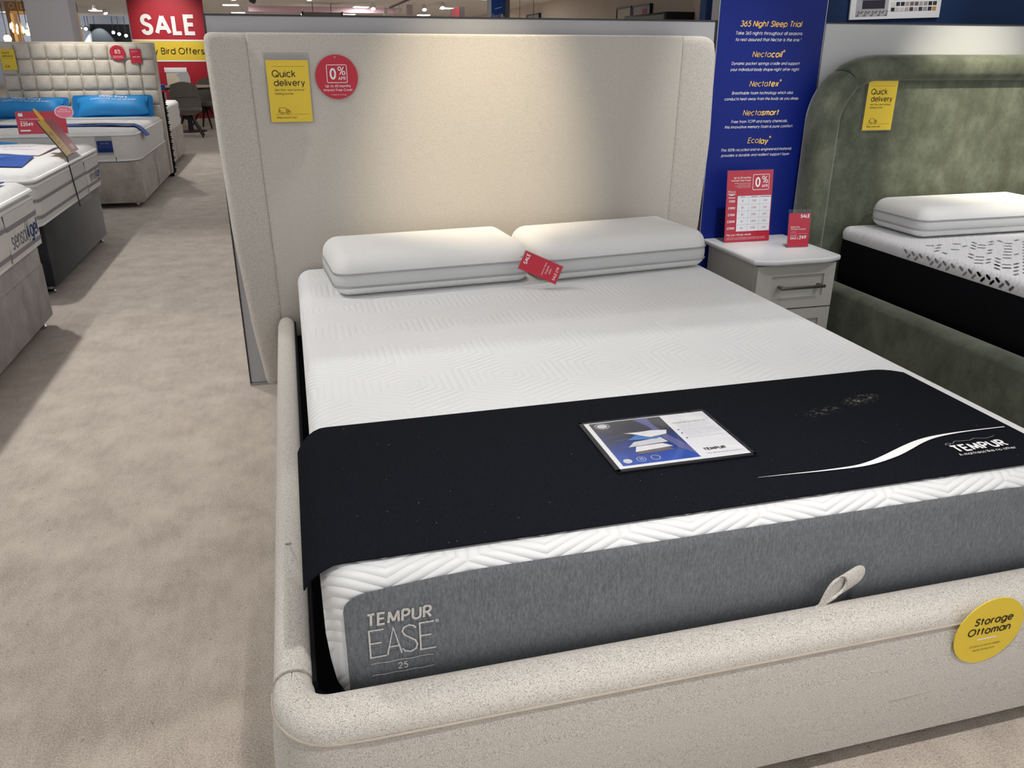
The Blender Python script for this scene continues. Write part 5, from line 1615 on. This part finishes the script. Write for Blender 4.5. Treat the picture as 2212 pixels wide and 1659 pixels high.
# ------------------------------------------------------------------ bed behind the tufted bed
db = thing('divan_bed', (-1.95, 8.0, 0), 'pale divan base with drawer, farthest left by the red board', 'bed')
MB().box(-2.7, -1.33, 7.05, 7.98, .04, .40, .008, 1).part('base_half', MAT['divan'], db)
MB().box(-2.7, -1.33, 7.985, 8.95, .04, .40, .008, 1).part('base_half', MAT['divan'], db)
MB().box(-1.334, -1.324, 8.02, 8.90, .06, .28, .003, 1).part('drawer_front', MAT['divan'], db)
for y in (7.2, 8.9): MB().lathe([(.022, 0), (.026, .012), (.014, .022), (.014, .05)], (-1.39, y, 0), 12).part('castor', MAT['chrome'], db)
dm = thing('mattress', (-1.95, 8.0, .40), 'white mattress on the farthest divan by the red board', 'mattress')
lev = [(.01, .402), (0, .43), (-.004, .47), (.006, .51), (-.004, .56), (.006, .60), (-.002, .65), (.006, .68), (.03, .70)]
mb = MB(); stack_block(mb, 1.37, 1.90, .10, lev, -2.015, 8.0, 7, .01); mb.part('body', MAT['mattress'], dm, 50)

# ------------------------------------------------------------------ striped beds (left)
def striped_bed(xf, y0, y1, base_mat, base_in, zb, label_bed, label_mat, logo_y, logo_w, logo_z, bands, zt, chrome_y, label_panel, foot_seam=False):
    xb = xf - 1.95
    b = thing('divan_bed', (xf - .95, (y0 + y1) / 2, 0), label_bed, 'bed')
    by0, by1 = y0 + base_in[0], y1 - base_in[1]
    MB().box(xb, xf - 1.0, by0, by1, .045, zb, .010, 2).part('base_half', base_mat, b)
    MB().box(xf - .995, xf, by0, by1, .045, zb, .010, 2).part('base_half', base_mat, b)
    if foot_seam:
        MB().box(xf - .002, xf + .003, by0 + .01, by1 - .004, .05, zb - .085, .002, 1).part('foot_panel', base_mat, b)
    for y in chrome_y: MB().lathe([(.024, 0), (.028, .012), (.015, .024), (.015, .05)], (xf - .045, y, 0), 12).part('castor', MAT['chrome'], b)
    m = thing('mattress', (xf - .95, (y0 + y1) / 2, zb), label_mat, 'mattress')
    W = 1.96; D = y1 - y0; cx, cy = xf + .012 - W / 2, (y0 + y1) / 2
    H = zt - zb
    rr = .05
    def bulge(z):
        t_ = (z - zb) / H
        return -.010 * math.sin(PI * min(1, t_ / .78)) if t_ < .78 else .004
    zs = [zb + H * k / 14 for k in range(15)]
    lev = [(.012, zb + .001)] + [(bulge(z) + .004, z) for z in zs[1:-2]] + [(.004, zt - .035), (.018, zt - .015), (.045, zt)]
    mb = MB(); stack_block(mb, W, D, rr, lev, cx, cy, 8, .02); mb.part('body', MAT['mattress_side'], m, 50)
    for z, i, r in ((zb + .012, .008, .009), (zb + H * .76, .0, .008), (zt - .040, -.002, .010)):
        ring = [(x, y, z) for x, y in rrect(W - 2 * i, D - 2 * i, rr, 8, cx, cy)]
        MB().tube(ring + ring[:2], r, 6).part('tape_edge', MAT['tape'], m)
    for z0, z1 in bands:
        rings = []
        for z in (z0, (z0 + z1) / 2, z1):
            i = bulge((z0 + z1) / 2) + .004 - .003
            rings.append([(x, y, z) for x, y in rrect(W - 2 * i, D - 2 * i, rr, 8, cx, cy)])
        MB().loft(rings, True, False, False).part('grey_stripe', MAT['band'], m, 60)
    # quilted top rolls
    # label panel with lettering
    ly0, ly1 = label_panel
    xx = xf + .012 + .0085
    P = MB(); P.box(xx - .004, xx, ly0, ly1, zb + .012, zt - H * .26, .001, 1); P.part('label_panel', MAT['mattress_side'], m, 0)
    for z0, z1 in bands: MB().box(xx - .002, xx + .0012, ly0, ly1, z0 - .004, z1 - .001).part('label_stripe', MAT['band'], m, 0)
    fr = Frame((xx + .0008, 0, 0), (0, 1, 0), (0, 0, 1))
    h = logo_w * .085 * 2
    text(m, 'lettering', 'sensa', fr, logo_y, logo_z, MAT['logo_grey'], width=logo_w * .53, align='LEFT', bold=.004, sy=1.25)
    text(m, 'lettering', 'gel', fr, logo_y + logo_w * .70, logo_z + .002, MAT['logo_blue'], width=logo_w * .30, align='LEFT', bold=.02, sy=1.2)
    dcx = logo_y + logo_w * .615
    ring = circle(logo_w * .075, 28, dcx, logo_z + .004, logo_w * .115)
    mb = MB(); strokes(mb, [ring + ring[:2]], fr, .004, .0008); mb.part('drop_ring', MAT['logo_grey'], m, 0)
    mb = MB(); mb.flat([(dcx + logo_w * .05 * math.sin(a) * (1 - math.cos(a)) * .55, logo_z + .006 + logo_w * .085 * math.cos(a)) for a in [2 * PI * k / 24 for k in range(24)]], fr, .001); mb.part('drop_emblem', MAT['logo_blue'], m, 0)
    return b, m


striped_bed(-1.31, 1.76, 3.40, MAT['divan_dark'], (.06, .10), .385, 'charcoal velvet divan base, second from the front at the left', 'white grey-striped mattress on the charcoal divan', 3.0, .33, .487, ((.517, .533), (.430, .446)), .668, (1.88, 3.24), (2.93, 3.30))
striped_bed(-1.195, -.40, 1.30, MAT['divan_grey'], (.05, .055), .392, 'mottled grey velvet divan base, nearest at the left', 'white grey-striped mattress on the nearest grey divan', .83, .40, .495, ((.545, .562), (.430, .447)), .690, (1.18, .2), (.80, 1.25), True)
# printed cloths on the charcoal bed
def cloth(name, quad, mat, label, z, th=.004, wav=.004):
    (a, b, c, d) = [Vector((x, y, z)) for x, y in quad]
    t = thing(name, (a + b + c + d) / 4, label, 'bed runner')
    MB().sheet(16, 10, lambda u, v: (a * (1 - u) + b * u) * (1 - v) + (d * (1 - u) + c * u) * v + Vector((0, 0, wav * (1 + math.sin(u * 11 + v * 4)) - .012 * smooth01((u - .85) / .15))), th).part('cloth', mat, t, 60)
    return t


c1 = cloth('printed_cloth', [(-2.9, 2.62), (-1.45, 2.56), (-1.45, 3.08), (-2.9, 3.22)], MAT['card_white'], 'white printed cloth with dark script on the charcoal bed', .693)
fr = Frame((-1.62, 2.83, .7075), (1, -.05, 0), (0, 1, 0))
text(c1, 'lettering', 'cosy', fr, 0, .0, MAT['logo_blue'], width=.17, shear=.3)
text(c1, 'lettering', 'cool', fr, -.38, .02, MAT['logo_blue'], width=.17, shear=.3)
cloth('blue_wrap', [(-2.9, 3.27), (-1.72, 3.17), (-1.76, 3.29), (-2.9, 3.36)], MAT['sky'], 'bright blue folded cloth behind the printed white one', .690, .012, .008)
c2 = cloth('blue_runner', [(-2.9, 2.02), (-1.40, 2.00), (-1.46, 2.50), (-2.9, 2.56)], MAT['royal'], 'royal blue cloth with pale print on the charcoal bed', .690)
fr = Frame((-1.66, 2.28, .7035), (1, 0, 0), (0, 1, 0))
text(c2, 'lettering', 'IN  JF', fr, 0, 0, MAT['sky'], width=.24, shear=.3, sy=1.6)
cloth('blue_runner', [(-2.6, .70), (-1.27, .86), (-1.25, 1.16), (-2.6, 1.20)], MAT['royal'], 'royal blue cloth on the nearest striped mattress', .712)
# red landscape price sign on the charcoal bed
t = thing('price_stand', (-1.56, 3.12, .69), 'red landscape price sign in clear stand on the charcoal bed', 'sign')
fr = Frame((-1.556, 3.18, .694), (1, .03, .0), (0, .06, 1))
acrylic_stand(t, fr, .30, .205, .07)
mb = MB(); mb.prism([(-.148, .06), (.148, .06), (.148, .203), (-.148, .203)], fr, -.0009, .0006); mb.part('card', MAT['red'], t, 0)
text(t, 'lettering', '\u00a32049', fr, -.128, .122, MAT['white_print'], width=.075, align='LEFT', bold=.02)
text(t, 'lettering', 'Five foot Ottoman divan set', fr, -.128, .155, MAT['white_print'], width=.14, align='LEFT')
text(t, 'lettering', 'Was price', fr, -.128, .140, MAT['white_print'], width=.045, align='LEFT')
mb = MB(); mb.flat([(-.132, .172), (-.106, .172), (-.106, .192), (-.132, .192)], fr, .001); mb.flat([(-.134, .078), (-.074, .078), (-.074, .087), (-.134, .087)], fr, .001); mb.flat([(.012, .078), (.034, .078), (.030, .092), (.016, .092)], fr, .001); mb.part('white_block', MAT['white_print'], t, 0)
mb = MB(); el = circle(.058, 32, .145, .196, .040); mb.prism(el, fr, .001, .0025); mb.part('oval_topper', MAT['card_white'], t, 0)
mb = MB(); el = circle(.053, 32, .145, .196, .036); mb.prism(el, fr, .0025, .0035); mb.part('oval_print', MAT['pinkcard'], t, 0)
text(t, 'lettering', 'Memory', fr, .145, .212, MAT['white_print'], width=.045, d=.004)
text(t, 'lettering', 'Reward Sleep', fr, .145, .200, MAT['white_print'], width=.08, d=.004)
# slanted ochre and maroon card in a clear hanging holder
t = thing('card_holder', (-1.37, 2.72, .67), 'slanted ochre and maroon card in a clear holder over mattress edge', 'sign')
B0 = Vector((-1.298, 2.535, .672)); UP = Vector((-.125, .0, .205)); 
fr = Frame(B0, (0, 1, 0), UP)
LW, LH = .372, UP.length
mb = MB(); mb.prism([(0, 0), (LW, 0), (LW, LH), (0, LH)], fr, .001, .003); mb.part('clear_sleeve', MAT['clear'], t, 0)
mb = MB(); mb.prism([(.004, .004), (.165, .004), (.165, LH - .004), (.004, LH - .004)], fr, -.0009, .0004); mb.part('ochre_card', MAT['gold_card'], t, 0)
mb = MB(); mb.prism([(.165, .004), (LW - .004, .004), (LW - .004, LH - .004), (.165, LH - .004)], fr, -.0009, .0004); mb.part('maroon_card', MAT['maroon'], t, 0)
for k in range(5): text(t, 'lettering', ('Feel', 'cooler', 'Sleep', 'better', 'tonight')[k], fr, .03, LH * (.62 - .13 * k), MAT['brown'], width=.09, align='LEFT', d=.0006, bold=.01)
text(t, 'lettering', '999', fr, .24, LH * .14, MAT['offwhite'], width=.08, align='LEFT', d=.0006, bold=.01)
mb = MB(); mb.tube([B0 + Vector((.002, -.002, 0)), B0 + Vector((.002, -.002, 0)) + UP], .004, 6); mb.tube([B0 + Vector((.004, -.002, 0)), (-1.272, 2.533, .372)], .004, 6); mb.part('dark_edge', MAT['dark_edge'], t)
f2 = Frame((-1.274, 2.535, .372), (0, 1, 0), (-.02, 0, .30))
mb = MB(); mb.prism([(0, 0), (LW, 0), (LW, .298), (0, .298)], f2, -.001, .001); mb.part('clear_apron', MAT['clear'], t, 0)
mb = MB(); wob = [(.17, LH * .75), (.20, LH * 1.0), (.20, LH * 1.22), (.185, LH * 1.30), (.160, LH * 1.32), (.13, LH * 1.22), (.10, LH * .75)]; mb.prism(wob, fr, -.004, -.0025); mb.part('ochre_wobbler', MAT['gold_card'], t, 0)
print('objects', len(bpy.data.objects), 'tris', sum(len(m.loop_triangles) if m.loop_triangles else len(m.polygons) * 2 for m in bpy.data.meshes))
